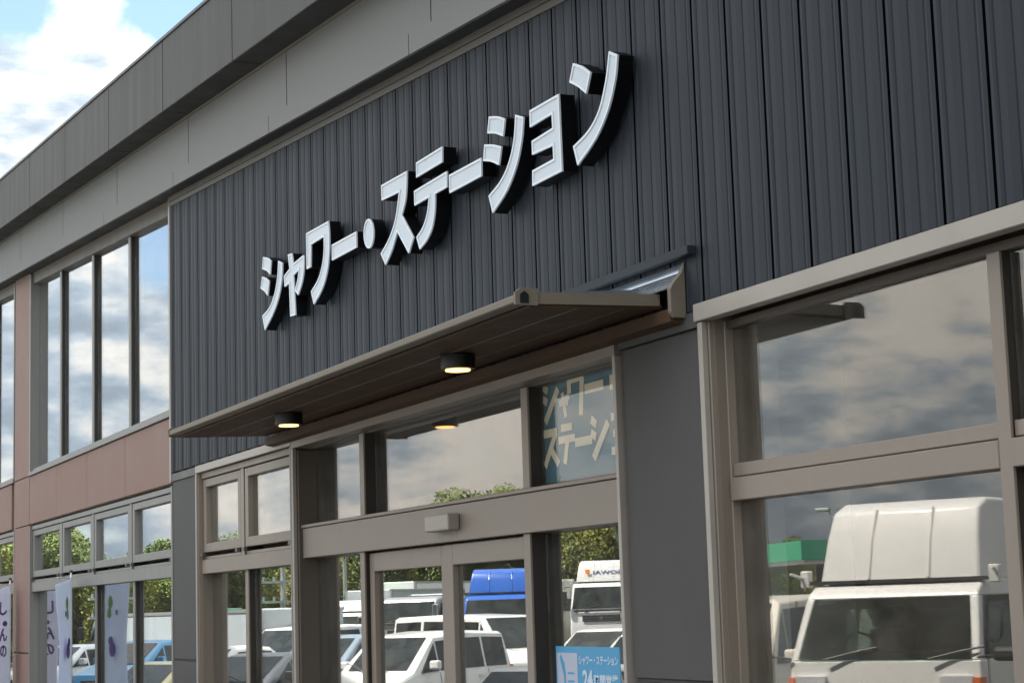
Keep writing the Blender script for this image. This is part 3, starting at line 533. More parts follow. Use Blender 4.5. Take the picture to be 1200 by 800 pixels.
# ------------------------------------------------------------------ sign letters
def letter(nm, polys, label):
    xs_ = [a for p in polys for a, _ in p]; cx = sum(xs_)/len(xs_)
    t = empty('sign_letter', (cx, -.02, 4.62), 0, label, 'letter', 'katakana letters of the sign')
    for P in polys:
        n = len(P)
        ar = sum(P[i][0]*P[(i+1) % n][1]-P[(i+1) % n][0]*P[i][1] for i in range(n))
        if ar < 0: P = P[::-1]
        P = [Vector((a-cx, b-4.62)) for a, b in P]
        def inset(d):
            out = []
            for i in range(n):
                a, b, c = P[i-1], P[i], P[(i+1) % n]
                e1 = (b-a).normalized(); e2 = (c-b).normalized(); n1 = Vector((-e1.y, e1.x)); n2 = Vector((-e2.y, e2.x))
                k = (n1+n2); k = k/max(.35, k.length_squared/2) if k.length > 1e-6 else n1
                out.append(b+k*d)
            return out
        I = inset(.015)
        mb = MB(); mb.prism([tuple(p) for p in P], -.118, -.022); case = mb.build('casing', M['sideblack'], t)
        # rim ring, proud of the face
        vs = [(p.x, -.130, p.y) for p in P]+[(p.x, -.130, p.y) for p in I]+[(p.x, -.118, p.y) for p in P]+[(p.x, -.1195, p.y) for p in I]
        fs = []
        for i in range(n):
            j = (i+1) % n; fs += [(i, j, n+j, n+i), (i, 2*n+i, 2*n+j, j), (n+i, n+j, 3*n+j, 3*n+i)]
        mb = MB(); mb.add(vs, fs); mb.build('rim', M['rim'], case)
        mb = MB(); mb.prism([tuple(p) for p in I], -.124, -.1192); mb.build('face', M['letter'], case)
LL = ['white katakana shi at the left end of the sign, two dashes and a sweep', 'small white katakana ya, second letter of the sign', 'white katakana wa, third letter of the sign, hooked like a roof',
 'white long-vowel bar just left of the round dot', 'white round dot in the middle of the sign', 'white katakana su just right of the round dot', 'white katakana te under its own separate top bar',
 'white long-vowel bar between te and the second shi', 'white katakana shi on the right half of the sign', 'white katakana yo shaped like a reversed E', 'white katakana n at the right end of the sign']
for (nm, ps), lb in zip(LETTERS, LL): letter(nm, ps, lb)

# ------------------------------------------------------------------ posters
P1 = empty('window_poster', (-10.4, .19, 2.9), 0, 'blue poster with cream katakana behind the upper pane right of the doors', 'poster')
def pp(mb, name, mt, par, o=(-10.4, .19, 2.9)):
    mb.v = [(x-o[0], y-o[1], z-o[2]) for x, y, z in mb.v]; return mb.build(name, mt, par)
mb = MB(); mb.box(-11.10, -9.35, .190, .193, 2.86, 3.60); sh = pp(mb, 'sheet', M['posterblue'], P1)
def stroke_text(rows, par, mt, y, ox):
    for (x, z, s, strokes) in rows:
        mb = MB()
        for (a, b, c, d, wd) in strokes:
            p, q = Vector((x+a*s, z+b*s)), Vector((x+c*s, z+d*s)); e = (q-p).normalized(); nn = Vector((-e.y, e.x))*wd*1.12*s/2
            mb.prism([tuple(p+nn), tuple(q+nn), tuple(q-nn), tuple(p-nn)], y-.001, y); y -= .0004
        pp(mb, 'lettering', mt, par, ox)
SHI = [(.02, .92, .28, .78, .17), (.0, .62, .24, .50, .17), (.10, .02, .88, .78, .19)]
YA = [(.05, .42, .72, .60, .17), (.62, .56, .52, .34, .15), (.26, .72, .46, .0, .17)]
WA = [(.1, .96, .1, .56, .18), (.02, .90, .88, .90, .18), (.80, .86, .68, .0, .19)]
BAR = [(.02, .5, .98, .5, .2)]; DOT = [(.3, .5, .6, .5, .3)]
SU = [(.05, .86, .84, .86, .19), (.78, .84, .08, .02, .19), (.5, .42, .9, .02, .19)]
TE = [(.15, .92, .8, .92, .17), (.0, .62, .95, .62, .17), (.52, .58, .34, .0, .18)]
YO = [(.1, .9, .82, .9, .17), (.2, .5, .78, .5, .16), (.08, .08, .82, .08, .17), (.80, .96, .80, .02, .17)]
NN = [(.05, .86, .35, .66, .18), (.08, .06, .95, .80, .19)]
stroke_text([(-11.025, 3.25, .26, SHI), (-10.791, 3.26, .22, YA), (-10.656, 3.25, .27, WA), (-10.413, 3.27, .27, BAR), (-10.143, 3.27, .27, DOT),
             (-11.034, 2.965, .25, SU), (-10.800, 2.965, .25, TE), (-10.566, 2.96, .25, BAR), (-10.332, 2.96, .27, SHI), (-10.080, 2.97, .25, YO), (-9.846, 2.97, .25, NN)], sh, M['postercream'],   .1895, (-10.4, .19, 2.9))
P2 = empty('notice_board', (-10.475, .172, .9), 0, 'sky blue shower notice reading 24 hours on the pane right of the doors', 'notice')
ox = (-10.475, .172, .9)
mb = MB(); mb.box(-10.915, -10.035, .168, .176, .95, 1.825); bd = pp(mb, 'board', M['board'], P2, ox)
mb = MB(); mb.box(-10.895, -10.605, .1655, .1678, 1.0, 1.785); pn = pp(mb, 'panel', M['boardl'], bd, ox)
mb = MB()      # shower head on a curved riser, spray lines
mb.prism([(-10.855, 1.76), (-10.835, 1.775), (-10.79, 1.72), (-10.775, 1.66), (-10.77, 1.3), (-10.79, 1.3), (-10.80, 1.64), (-10.83, 1.70)], .1640, .1652)
mb.box(-10.745, -10.655, .1640, .1652, 1.655, 1.667); mb.box(-10.745, -10.655, .1640, .1652, 1.605, 1.617)
mb.prism([(-10.74, 1.42), (-10.66, 1.42), (-10.655, 1.55), (-10.70, 1.585), (-10.745, 1.55)], .1640, .1652)
pp(mb, 'pictogram', M['board'], pn, ox)
def btxt(body, a, b, c, d, bold):
    o = fit_text(body, a-ox[0], b-ox[0], c-ox[2], d-ox[2], .1660-ox[1], 'lettering', M['boardw'], bd, bold)
btxt('シャワー・ステーション', -10.585, -10.055, 1.715, 1.77, .03)
btxt('24', -10.54, -10.40, 1.575, 1.685, .035)
btxt('時間営業', -10.385, -10.06, 1.585, 1.662, .03)

# ------------------------------------------------------------------ vehicles in the car park
def wheel(parent, x, y, r, wd, big=False):
    w = MB().cyl((0, -wd/2, 0), r, wd, 'y', 26).build('wheel', M['tyre'], parent, bevel=.02); w.location = (x, y, r)
    s = 1 if y > 0 else -1
    MB().cyl((0, s*wd/2-(.0 if s > 0 else .012), 0), r*.62, .012, 'y', 20).build('rim', M['rimm'], w)
def lerp(a, b, t): return a+(b-a)*t
def panel(q, u0, u1, v0, v1, off):
    """inset piece of the quad q (bl, br, tr, tl), lifted off it"""
    q = [Vector(p) for p in q]; f = lambda u, v: lerp(lerp(q[0], q[1], u), lerp(q[3], q[2], u), v)
    nrm = (q[1]-q[0]).cross(q[3]-q[0]).normalized()*off
    return [f(u0, v0)+nrm, f(u1, v0)+nrm, f(u1, v1)+nrm, f(u0, v1)+nrm], nrm
def plate(q, t): # thin slab from a quad towards its inside
    a, nrm = q; nn = nrm.normalized()*t; mb = MB()
    return mb.add([tuple(p) for p in a]+[tuple(p-nn) for p in a], [(0, 1, 2, 3), (7, 6, 5, 4), (0, 4, 5, 1), (1, 5, 6, 2), (2, 6, 7, 3), (3, 7, 4, 0)])
SHAPES = {
 'hatch': [(0, .50, .50, .86), (.015, .62, .62, .90), (.13, .96, .60, .78), (.50, 1.0, .60, .78), (.60, .975, .60, .78), (.80, .64, .62, .92), (.965, .52, .52, .90), (1, .40, .40, .80)],
 'sedan': [(0, .50, .50, .86), (.015, .62, .62, .90), (.14, .66, .64, .90), (.29, .96, .62, .76), (.48, 1.0, .61, .77), (.57, .975, .61, .77), (.76, .65, .63, .92), (.97, .54, .54, .90), (1, .42, .42, .80)],
 'van': [(0, .30, .30, .9), (.008, .56, .56, .93), (.035, .98, .56, .84), (.40, 1.0, .56, .84), (.76, .975, .56, .84), (.905, .60, .57, .93), (.985, .46, .46, .90), (1, .34, .34, .84)],
 'minivan': [(0, .40, .40, .88), (.012, .58, .58, .92), (.06, .97, .57, .80), (.35, 1.0, .57, .80), (.64, .965, .57, .80), (.83, .60, .585, .92), (.97, .49, .49, .90), (1, .38, .38, .82)],
}
def car(loc, hd, L, Wd, H, shape, paint, label, name='parked_car', cat='car', group='cars parked in the car park'):
    t = empty(name, loc, hd, label, cat, group); st = SHAPES[shape]; hw = Wd/2; z0 = .20
    rings = []
    for i, (u, zt, zb, wt) in enumerate(st):
        x = (u-.5)*L; e = .86 if i in (0, len(st)-1) else (.96 if i in (1, len(st)-2) else 1.)
        w_ = hw*e; gh = zt-zb > .1; zt_, zb_ = zt*H, zb*H
        if not gh: zb_ = zt_-.05
        r = [(w_*.90, z0), (w_, z0+.16), (w_, z0+(zb_-z0)*.62), (w_*.955, zb_), (hw*wt*(1 if gh else e), zt_-(.05 if gh else 0)+(0 if gh else -.01)), (hw*wt*(.88 if gh else .82*e), zt_)]
        rings.append([(x, y, z) for y, z in r]+[(x, -y, z) for y, z in reversed(r)])
    mb = MB(); n = 12; vs = [p for r in rings for p in r]; fs = []
    for i in range(len(rings)-1):
        for k in range(n): fs.append((i*n+k, i*n+(k+1) % n, (i+1)*n+(k+1) % n, (i+1)*n+k))
    fs += [tuple(range(n)), tuple((len(rings)-1)*n+k for k in range(n-1, -1, -1))]
    mb.add(vs, fs)
    mb.build('body', paint, t, bevel=.035, seg=2, smooth=True)
    gi = [i for i, s in enumerate(st) if s[1]-s[2] > .1]; a, b = gi[0], gi[-1]
    R5 = lambda i, k: Vector(rings[i][k])
    # windscreen / rear window between belt line points 4..7 of neighbouring stations
    q = [R5(b+1, 6), R5(b+1, 5), R5(b, 5), R5(b, 6)]
    plate(panel(q, .01, .99, .05, .93, .012), .02).build('windscreen', M['vglass'], t)
    q = [R5(a-1, 5), R5(a-1, 6), R5(a, 6), R5(a, 5)]
    plate(panel(q, .03, .97, .12, .92, .012), .02).build('rear_window', M['vglass'], t)
    xa, xb = rings[a][0][0], rings[b][0][0]
    for s in (1, -1):
        def sp(x, top):
            # point on side of greenhouse
            for i in range(a, b):
                x0, x1 = rings[i][0][0], rings[i+1][0][0]
                if x0-1e-6 <= x <= x1+1e-6:
                    f = (x-x0)/(x1-x0); k = 4 if top else 3
                    p = Vector(rings[i][k]).lerp(Vector(rings[i+1][k]), f); return Vector((x, p.y*s, p.z))
        nw = 3 if shape in ('van', 'minivan') else 2; Lg = xb-xa
        for k in range(nw):
            x0, x1 = xa+Lg*k/nw, xa+Lg*(k+1)/nw
            q = [sp(x0, 0), sp(x1, 0), sp(x1, 1), sp(x0, 1)]
            if s < 0: pass
            off = .012
            pl = panel(q, .06, .95, .08, .9, off)
            c = sum((p for p in pl[0]), Vector())/4
            if (c.y-sum((p for p in q), Vector()).y/4)*s < 0: pl = panel(q, .06, .95, .08, .9, -off)
            plate(pl, .02).build('side_window', M['vglass'], t)
        # quarter light in front of the door, beside the windscreen slope
        x1 = rings[b+1][0][0]; pz = R5(b+1, 3); y0 = rings[b][3][1]; y1 = rings[b][4][1]
        tri = [Vector((xb+.03, y0*s, rings[b][3][2]+.05)), Vector((lerp(xb, x1, .72), lerp(y0, pz.y, .72)*s, lerp(rings[b][3][2], pz.z, .72)+.03)), Vector((xb+.03, lerp(y0, y1, .85)*s, lerp(rings[b][3][2], rings[b][4][2], .85)))]
        off = Vector((0, .014*s, .0)); mb = MB(); mb.add([tuple(p+off) for p in tri]+[tuple(p-off) for p in tri], [(0, 1, 2), (5, 4, 3), (0, 3, 4, 1), (1, 4, 5, 2), (2, 5, 3, 0)]); mb.build('quarter_window', M['vglass'], t)
        # mirrors
        mz = H*st[b+1][2]+.06; mb = MB(); xm = lerp(xb, x1, .45)
        mb.box(xm-.06, xm+.08, s*(hw+.02) if s > 0 else s*(hw+.20), s*(hw+.20) if s > 0 else s*(hw+.02), mz, mz+.15); mb.build('mirror', paint if paint is not M['yellow'] else M['plast'], t, bevel=.03, seg=2)
        # headlights, tail lights
        xf = rings[-2][0][0]; zf = st[-2][1]*H
        mb = MB(); y_a, y_b = sorted((s*hw*.52, s*hw*.90)); mb.prism([(xf+.02, zf-.26), (xf+.10, zf-.20), (xf-.02, zf-.05), (xf-.22, zf-.02), (xf-.20, zf-.16)], y_a, y_b+.0); hl = mb.build('headlight', M['lamp'], t, bevel=.01)
        mb = MB(); y_c, y_d = sorted((s*hw*.90, s*hw*.955)); mb.box(xf-.16, xf-.02, y_c, y_d, zf-.20, zf-.10); mb.build('indicator', M['amber'], hl)
        xr_ = rings[1][0][0]; mb = MB(); y_a, y_b = sorted((s*hw*.74, s*hw*.93)); mb.box(xr_-.03, xr_+.10, y_a, y_b, H*.42, H*.60); mb.build('tail_light', M['amber'], t, bevel=.01)
        for x in (-L*.30, L*.32): wheel(t, x, s*(hw-.09), .31, .20)
        mb = MB()
        for k in (0, 1): 
            xh = lerp(xa, xb, .42+.5*k); mb.box(xh-.10, xh+.08, *sorted((s*(hw-.01), s*(hw+.025))), H*.50, H*.50+.04)
        mb.build('door_handle', M['plast'] if shape == 'van' else paint, t)
        zb_m = H*.60
        for xg in ([xb-.02, lerp(xa, xb, .5), xa+.12] if shape in ('hatch', 'sedan') else [xb-.02, lerp(xa, xb, .66), lerp(xa, xb, .30)]):
            MB().prism([(s*(hw-.02), .34), (s*(hw+.003), .36), (s*(hw+.003), .20+(zb_m-.2)*.60), (s*(hw*.955+.004), zb_m-.03), (s*(hw*.955-.02), zb_m-.03)], xg-.006, xg+.006, 'x').build('door_gap', M['plast'], t)
        MB().box(-L*.22, L*.24, *sorted((s*(hw-.03), s*(hw+.006))), .24, .33).build('sill_trim', M['plast'], t)
    for yw in (-.30, .28):
        p0 = R5(b+1, 5).lerp(R5(b+1, 6), .5); p1 = R5(b, 5).lerp(R5(b, 6), .5); u = (p1-p0).normalized(); c0 = p0+Vector((.03, yw, .03)); MB().tube([c0, c0+u*.10+Vector((.012, .20, .016)), c0+u*.20+Vector((.012, .42, .014))], .010, 5).build('wiper', M['plast'], t)
    xf = rings[-1][0][0]; zf = st[-1][1]*H
    mb = MB(); mb.box(xf-.06, xf+.012, -hw*.42, hw*.42, zf-.10, zf+.06); gr = mb.build('grille', M['plast'], t, bevel=.01)
    for k in (0, 1): MB().box(xf+.0125, xf+.02, -hw*.40, hw*.40, zf-.065+k*.065, zf-.05+k*.065).build('grille_bar', M['chrome'], gr)
    mb = MB(); mb.box(xf-.04, xf+.02, -.17, .17, zf-.32, zf-.16); mb.build('number_plate', M['paint'], t)
    mb = MB(); mb.box(xf-.10, xf+.006, -hw*.55, hw*.55, .24, .34); mb.build('lower_grille', M['plast'], t)
    return t
def truck(loc, hd, Wd, Hc, zs_, paint, label, Hd=0, dpaint=None, box=None, dark=True, Lc=1.9, grille=True, chrome=False, mark=False, low=False):
    """cab-over lorry: Wd width, Hc cab roof, zs_ windscreen foot, Hd top of the wind deflector, box=(length, z0, top, paint)"""
    t = empty('parked_lorry', loc, hd, label, 'lorry', 'lorries parked in the car park'); hw = Wd/2; zb = .42
    pr = [(.0, zb), (.02, zb+.5), (-.02, zs_-.02), (-.30, Hc-.13), (-.42, Hc-.03), (-.75, Hc), (-Lc, Hc-.02), (-Lc, zb), (-.45, zb)]
    tp = lambda z: 1-(.11 if low else .05)*max(0, z-zs_)/(Hc-zs_)
    mb = MB()
    if not low: mb.prism(pr, -hw, hw)
    else:                         # open cab: lower shell, roof, pillars and rear wall round a real interior
        mb.prism([(.0, zb), (.02, zb+.5), (-.02, zs_), (-Lc, zs_), (-Lc, zb), (-.45, zb)], -hw, hw)
        mb.prism([(-.26, Hc-.16), (-.30, Hc-.10), (-.42, Hc-.03), (-.75, Hc), (-Lc, Hc-.02), (-Lc, Hc-.16)], -hw, hw)
        for s in (-1, 1):
            y0, y1 = sorted((s*(hw-.10), s*(hw-.002)))
            mb.prism([(-.02, zs_-.01), (-.13, zs_-.01), (-.38, Hc-.15), (-.26, Hc-.15)], y0, y1)
            mb.box(-1.28, -1.15, y0, y1, zs_-.01, Hc-.15)
        mb.box(-Lc+.002, -Lc+.3, -hw+.002, hw-.002, zs_-.01, Hc-.15)
    mb.v = [(x, y*tp(z), z) for x, y, z in mb.v]; mb.build('cab', paint, t, bevel=.02 if low else .09, seg=3, smooth=True)
    if low:
        MB().box(-.60, -.16, -hw+.12, hw-.12, zs_-.02, zs_+.07).build('dashboard', M['plast'], t, bevel=.03, seg=2)
        for y in (-.5, .5):
            st_ = MB().box(-1.42, -1.24, y-.24, y+.24, zs_-.02, zs_+.28).build('seat', M['grey'], t, bevel=.05, seg=2); MB().box(-1.40, -1.28, y-.13, y+.13, zs_+.285, zs_+.48).build('headrest', M['grey'], st_, bevel=.04, seg=2)
        MB().tube([(-.62+.08*math.sin(a), .5+.19*math.cos(a), zs_+.08+.17*math.sin(a)) for a in [k*math.pi/10 for k in range(21)]], .014, 6).build('steering_wheel', M['plast'], t)
        for y in (-.45, .45): MB().box(-.50, -.40, y-.22, y+.22, Hc-.26, Hc-.17).build('sun_visor', M['inner'], t, bevel=.01)
        MB().box(-.34, -.30, -.12, .12, Hc-.30, Hc-.22).build('rear_view_mirror', M['plast'], t, bevel=.01)
    tw = hw*tp(Hc-.13)
    q = [Vector((-.02, -hw, zs_)), Vector((-.02, hw, zs_)), Vector((-.30, tw, Hc-.13)), Vector((-.30, -tw, Hc-.13))]
    ws = plate(panel(q, .045, .955, .02, .93, .022), .008 if low else .03).build('windscreen', M['cabglass' if low else 'vglass'], t)
    mb = MB()
    for s in (-.25, .3): mb.tube([(.035, s*Wd, zs_+.01), (.0, (s-.16)*Wd, zs_+.08), (-.035, (s-.27)*Wd, zs_+.12)], .012, 6)
    mb.build('wiper', M['plast'], ws)
    if not low: mb = MB(); mb.box(.02, .045, -hw*.86, hw*.86, zs_-.10, zs_-.03); mb.build('cowl', M['plast'], t)
    for s in (1, -1):
        y0, y1 = sorted((s*(hw-.02), s*(hw+(-.008 if low else .012))))
        mb = MB(); mb.prism([(-.26, zs_-.0), (-1.15, zs_-.0), (-1.15, Hc-.22), (-.50, Hc-.22)], y0, y1); mb.v = [(x, y*tp(z), z) for x, y, z in mb.v]; mb.build('side_window', M['cabglass' if low else 'vglass'], t, bevel=.01)
        mb = MB(); mb.box(-1.10, -.95, *sorted((s*(hw+.005), s*(hw+.03))), zs_-.28, zs_-.22); mb.build('door_handle', M['plast'], t)
        mb = MB()
        for x in (-.20, -1.22): mb.box(x-.006, x+.006, *sorted((s*(hw-.01), s*(hw+.004))), zb+.25, Hc-.16)
        mb.build('door_gap', M['plast'], t)
        if low:
            MB().tube([(.0, s*(hw-.02), zs_+.02), (.10, s*(hw+.20), zs_+.05)], .012, 6).build('mirror_arm', M['plast'], t); MB().box(.04, .16, *sorted((s*(hw+.18), s*(hw+.48))), zs_-.01, zs_+.12).build('mirror', M['plast'], t, bevel=.04, seg=2)
            MB().tube([(-.47, s*(hw-.01), zs_+.15), (-.47, s*(hw+.03), zs_+.2), (-.52, s*(hw+.03), Hc-.3), (-.52, s*(hw-.01), Hc-.25)], .014, 6).build('grab_bar', M['plast'], t)
        else: mb = MB(); mb.tube([(.0, s*(hw-.05), Hc-.15), (.14, s*(hw+.10), Hc-.17), (.16, s*(hw+.14), Hc-.30)], .016, 6); mb.tube([(.0, s*(hw-.02), zs_+.02), (.12, s*(hw+.12), zs_+.10), (.16, s*(hw+.14), zs_+.20)], .014, 6)
        if not low: ar = mb.build('mirror_arm', M['chrome'] if chrome else M['plast'], t)
        if not low: mb = MB(); mb.box(.10, .20, *sorted((s*(hw+.05), s*(hw+.24))), lerp(zs_, Hc, .18), lerp(zs_, Hc, .68)); mb.build('mirror', M['chrome'] if chrome else M['plast'], ar, bevel=.03, seg=2)
        hz_ = zs_-.38 if low else zb+.22
        mb = MB(); mb.prism([(.03, hz_), (.05, hz_+.06), (.03, hz_+.24), (-.05, hz_+.24), (-.05, hz_)], *sorted((s*hw*.60, s*hw*.93))); hl = mb.build('headlight', M['lamp'], t, bevel=.01)
        mb = MB(); mb.box(-.12, .035, *sorted((s*hw*.94, s*(hw+.006))), hz_+.03, hz_+.22); mb.build('indicator', M['amber'], hl)
        wheel(t, -.95, s*(hw-.16), .42 if Hc < 2.5 else .5, .26)
        LB = box[0] if box else 3
        for x in ((-Lc-LB*.72,) if LB < 6 else (-Lc-LB*.68, -Lc-LB*.83)): wheel(t, x, s*(hw-.18), .42 if Hc < 2.5 else .5, .34)
    if grille and not low:
        mb = MB(); mb.box(.015, .045, -hw*.60, hw*.60, zs_-.46, zs_-.22)
        gr = mb.build('grille', M['plast'], t, bevel=.02)
        mb = MB()
        for k in range(2): mb.box(.046, .052, -hw*.56, hw*.56, zs_-.43+k*.09, zs_-.41+k*.09)
        mb.cyl((.046, 0, zs_-.34), .07, .012, 'x', 16); mb.build('grille_bar', M['chrome'], gr)
    mb = MB(); mb.box(-.25, .09, -hw, hw, zb-.10, zb+.17); bp = mb.build('bumper', paint, t, bevel=.04, seg=2)
    mb = MB(); mb.box(.091, .10, -.22, .22, zb-.04, zb+.10); mb.build('number_plate', M['paint'], bp)
    if Hd:
        dp = dpaint or paint
        pf = [(-.46, Hc-.01), (-.58, lerp(Hc, Hd, .55)), (-.70, Hd-.09), (-.92, Hd), (-Lc+.05, Hd), (-Lc+.05, Hc-.01)]
        n = len(pf); vs = []
        for s in (-1, 1):
            for x, z in pf: vs.append((x, s*lerp(hw*.86, hw*.78, (z-Hc)/(Hd-Hc)), z))
        mb = MB(); mb.add(vs, [tuple(range(n)), tuple(range(2*n-1, n-1, -1))]+[(i, i+n, (i+1) % n+n, (i+1) % n) for i in range(n)])
        d = mb.build('wind_deflector', dp, t, bevel=.035, seg=3, smooth=True)
        mb = MB()
        for y in (-.32*Wd*.5, .32*Wd*.5): mb.tube([(-.47, y, Hc+.03), (-.585, y*.98, lerp(Hc, Hd, .55)), (-.70, y*.95, Hd-.08)], .018, 6)
        mb.build('deflector_rib', dp, d)
        mb = MB(); mb.box(-.52, -.40, -hw*.95, hw*.95, Hc-.012, Hc+.022); mb.build('deflector_seal', M['plast'], d)
        for s in (1, -1):
            mb = MB(); mb.box(-.50, -.42, *sorted((s*(hw*.96), s*(hw*1.06))), Hc-.04, Hc+.13); mb.tube([(-.45, s*hw*1.03, Hc+.05), (-.25, s*hw*1.08, Hc+.1)], .02, 6); mb.build('deflector_bracket', dp, d, bevel=.01)
        if mark:
            z = lerp(Hc, Hd, .36); xq = -.575
            vs, fs, (a, b, c, dd) = text_geo('SOWAI', 1., .02)
            mm = MB(); mm.add([(xq-.0, (v[0]-(a+b)/2)/(b-a)*hw*.9-.15, z+(v[1]-c)/(dd-c)*.14) for v in vs], fs)
            mm.v = [(-.46-.12*(zz-Hc)/(lerp(Hc, Hd, .55)-Hc)+.02, y, zz) for x, y, zz in mm.v]
            mm.build('lettering', M['navy'], d)
            mm = MB(); mm.add([(-.475, hw*.42, z+.02), (-.475, hw*.54, z+.02), (-.50, hw*.58, z+.17), (-.50, hw*.42, z+.19)], [(0, 1, 2, 3)]); mm.build('emblem', M['orange'], d)
    if box:
        LB, bz0, bz1, bp_ = box
        mb = MB(); mb.box(-Lc-.12-LB, -Lc-.12, -hw*1.0, hw*1.0, bz0, bz1); cb = mb.build('cargo_box', bp_, t, bevel=.03)
        mb = MB()
        for e in (-1, 1):
            mb.box(-Lc-.22, -Lc-.115, *sorted((e*hw*1.005, e*hw*.93)), bz0, bz1+.01)
        for e in (-1, 1): mb.box(-Lc-.12-LB, -Lc-.12, *sorted((e*hw*1.0, e*(hw+.02))), bz1-.08, bz1+.005); mb.box(-Lc-.12-LB, -Lc-.12, *sorted((e*hw*1.0, e*(hw+.02))), bz0, bz0+.1)
        mb.build('box_edge', M['galv'], cb)
    LB = box[0] if box else 3
    mb = MB(); mb.box(-Lc-LB, -.4, -.42, .42, .55, .80); mb.build('chassis', M['plast'], t)
    return t
HD = math.atan2(.80, .60)
W_, G_ = M['white'], M['grey']
def L_(px, py): return (px, py, 0)
truck(L_(-15.07, -5.27), R(61), 1.97, 2.20, 1.46, W_, 'white lorry with a tall plain wind deflector, nearest one, mirrored in the right shopfront', Hd=2.99, box=(4.4, .95, 2.75, M['box']), Lc=1.75, low=True)
truck(L_(-62.6, -26.2), R(40), 2.40, 2.80, 1.82, W_, 'big white lorry with dark lettering on its wind deflector', Hd=3.60, box=(6, 1.1, 3.3, M['box']), Lc=2.2, mark=True)
truck(L_(-68.5, -26.2), HD, 2.3, 2.45, 1.75, M['cream'], 'cream white lorry tucked behind the big lettered lorry', Hd=3.0, box=(5, 1.1, 2.9, M['box']))
truck(L_(-44.0, -14.0), R(32), 1.90, 2.38, 1.66, M['blue'], 'blue lorry with a tall blue wind deflector', Hd=3.0, box=(2.4, .9, 2.75, M['blue']), Lc=1.7)
truck(L_(-56.5, -16.2), HD, 2.2, 2.42, 1.62, M['silver'], 'silver lorry behind the white minivans, left of the blue lorry', box=(5, 1.1, 2.5, M['silver']), chrome=True)
truck(L_(-70.0, -19.6), HD, 2.35, 2.5, 1.75, M['green'], 'green lorry with a white box body behind the silver lorry', Hd=2.75, box=(5, 1.1, 3.1, W_))
truck(L_(-58.8, -14.6), HD, 1.9, 2.0, 1.5, W_, 'white lorry with a low grey box body, second left of the silver one', Hd=2.37, box=(4, 1.1, 2.7, M['box']), chrome=True)
truck(L_(-62.2, -13.2), HD, 1.8, 1.85, 1.35, W_, 'small white lorry between the trees and the white vans', Hd=2.2, box=(3.5, 1.0, 2.0, M['box']), chrome=True)
truck(L_(-65.5, -11.6), HD, 2.2, 1.98, 1.35, G_, 'grey lorry with a green top edge', Hd=2.25, dpaint=M['green'], box=(4, 1.0, 2.2, M['green']), chrome=True)
truck(L_(-56.0, -7.2), math.atan2(.15, -.99), 2.3, 2.05, 1.3, G_, 'low grey box lorry standing side-on near the left wing', box=(9.5, .7, 2.16, M['box']))
car(L_(-38.6, -11.1), R(-12), 4.7, 1.75, 1.90, 'van', W_, 'white commercial van with long side windows, in front of the blue lorry', 'parked_van', 'van', 'vans parked in the car park')
car(L_(-22.6, -8.6), HD, 4.4, 1.7, 2.10, 'van', M['cream'], 'tall cream van beside the nearest white lorry', 'parked_van', 'van', 'vans parked in the car park')
car(L_(-31.7, -7.0), HD, 4.3, 1.72, 1.66, 'minivan', W_, 'white minivan just left of the white commercial van')
car(L_(-37.4, -13.7), HD, 4.4, 1.7, 1.50, 'hatch', W_, 'white hatchback just in front of the big lettered lorry')
car(L_(-29.9, -10.9), HD, 4.2, 1.7, 1.52, 'hatch', W_, 'white hatchback behind the blue notice on the glass')
car(L_(-21.7, -4.9), HD, 3.9, 1.65, 1.32, 'hatch', W_, 'white hatchback low in the right door leaf, nearest of the hatchbacks')
car(L_(-37.3, -7.5), HD, 4.2, 1.7, 1.58, 'hatch', M['bluegrey'], 'blue-grey hatchback next to the entrance jamb')
car(L_(-43.8, -8.8), HD, 4.8, 1.8, 1.74, 'minivan', W_, 'white minivan behind the blue-grey hatchback')
car(L_(-50.2, -8.3), HD, 4.7, 1.75, 1.62, 'minivan', W_, 'white minivan farthest left in the window by the entrance')
car(L_(-32.5, -4.5), HD, 4.5, 1.75, 1.38, 'sedan', G_, 'dark grey saloon low in the window left of the entrance')
car(L_(-38.6, -5.3), HD, 4.4, 1.7, 1.42, 'sedan', W_, 'white saloon behind the dark grey saloon')
car(L_(-44.6, -5.3), HD, 4.1, 1.7, 1.52, 'hatch', M['skyblue'], 'sky blue hatchback mirrored in the left wing')
car(L_(-35.9, -3.6), HD, 3.6, 1.55, 1.22, 'hatch', M['yellow'], 'low pale yellow car in front of the sky blue hatchback')
car(L_(-49.0, -4.4), HD, 4.2, 1.68, 1.42, 'hatch', W_, 'white hatchback mirrored at the far left of the left wing')

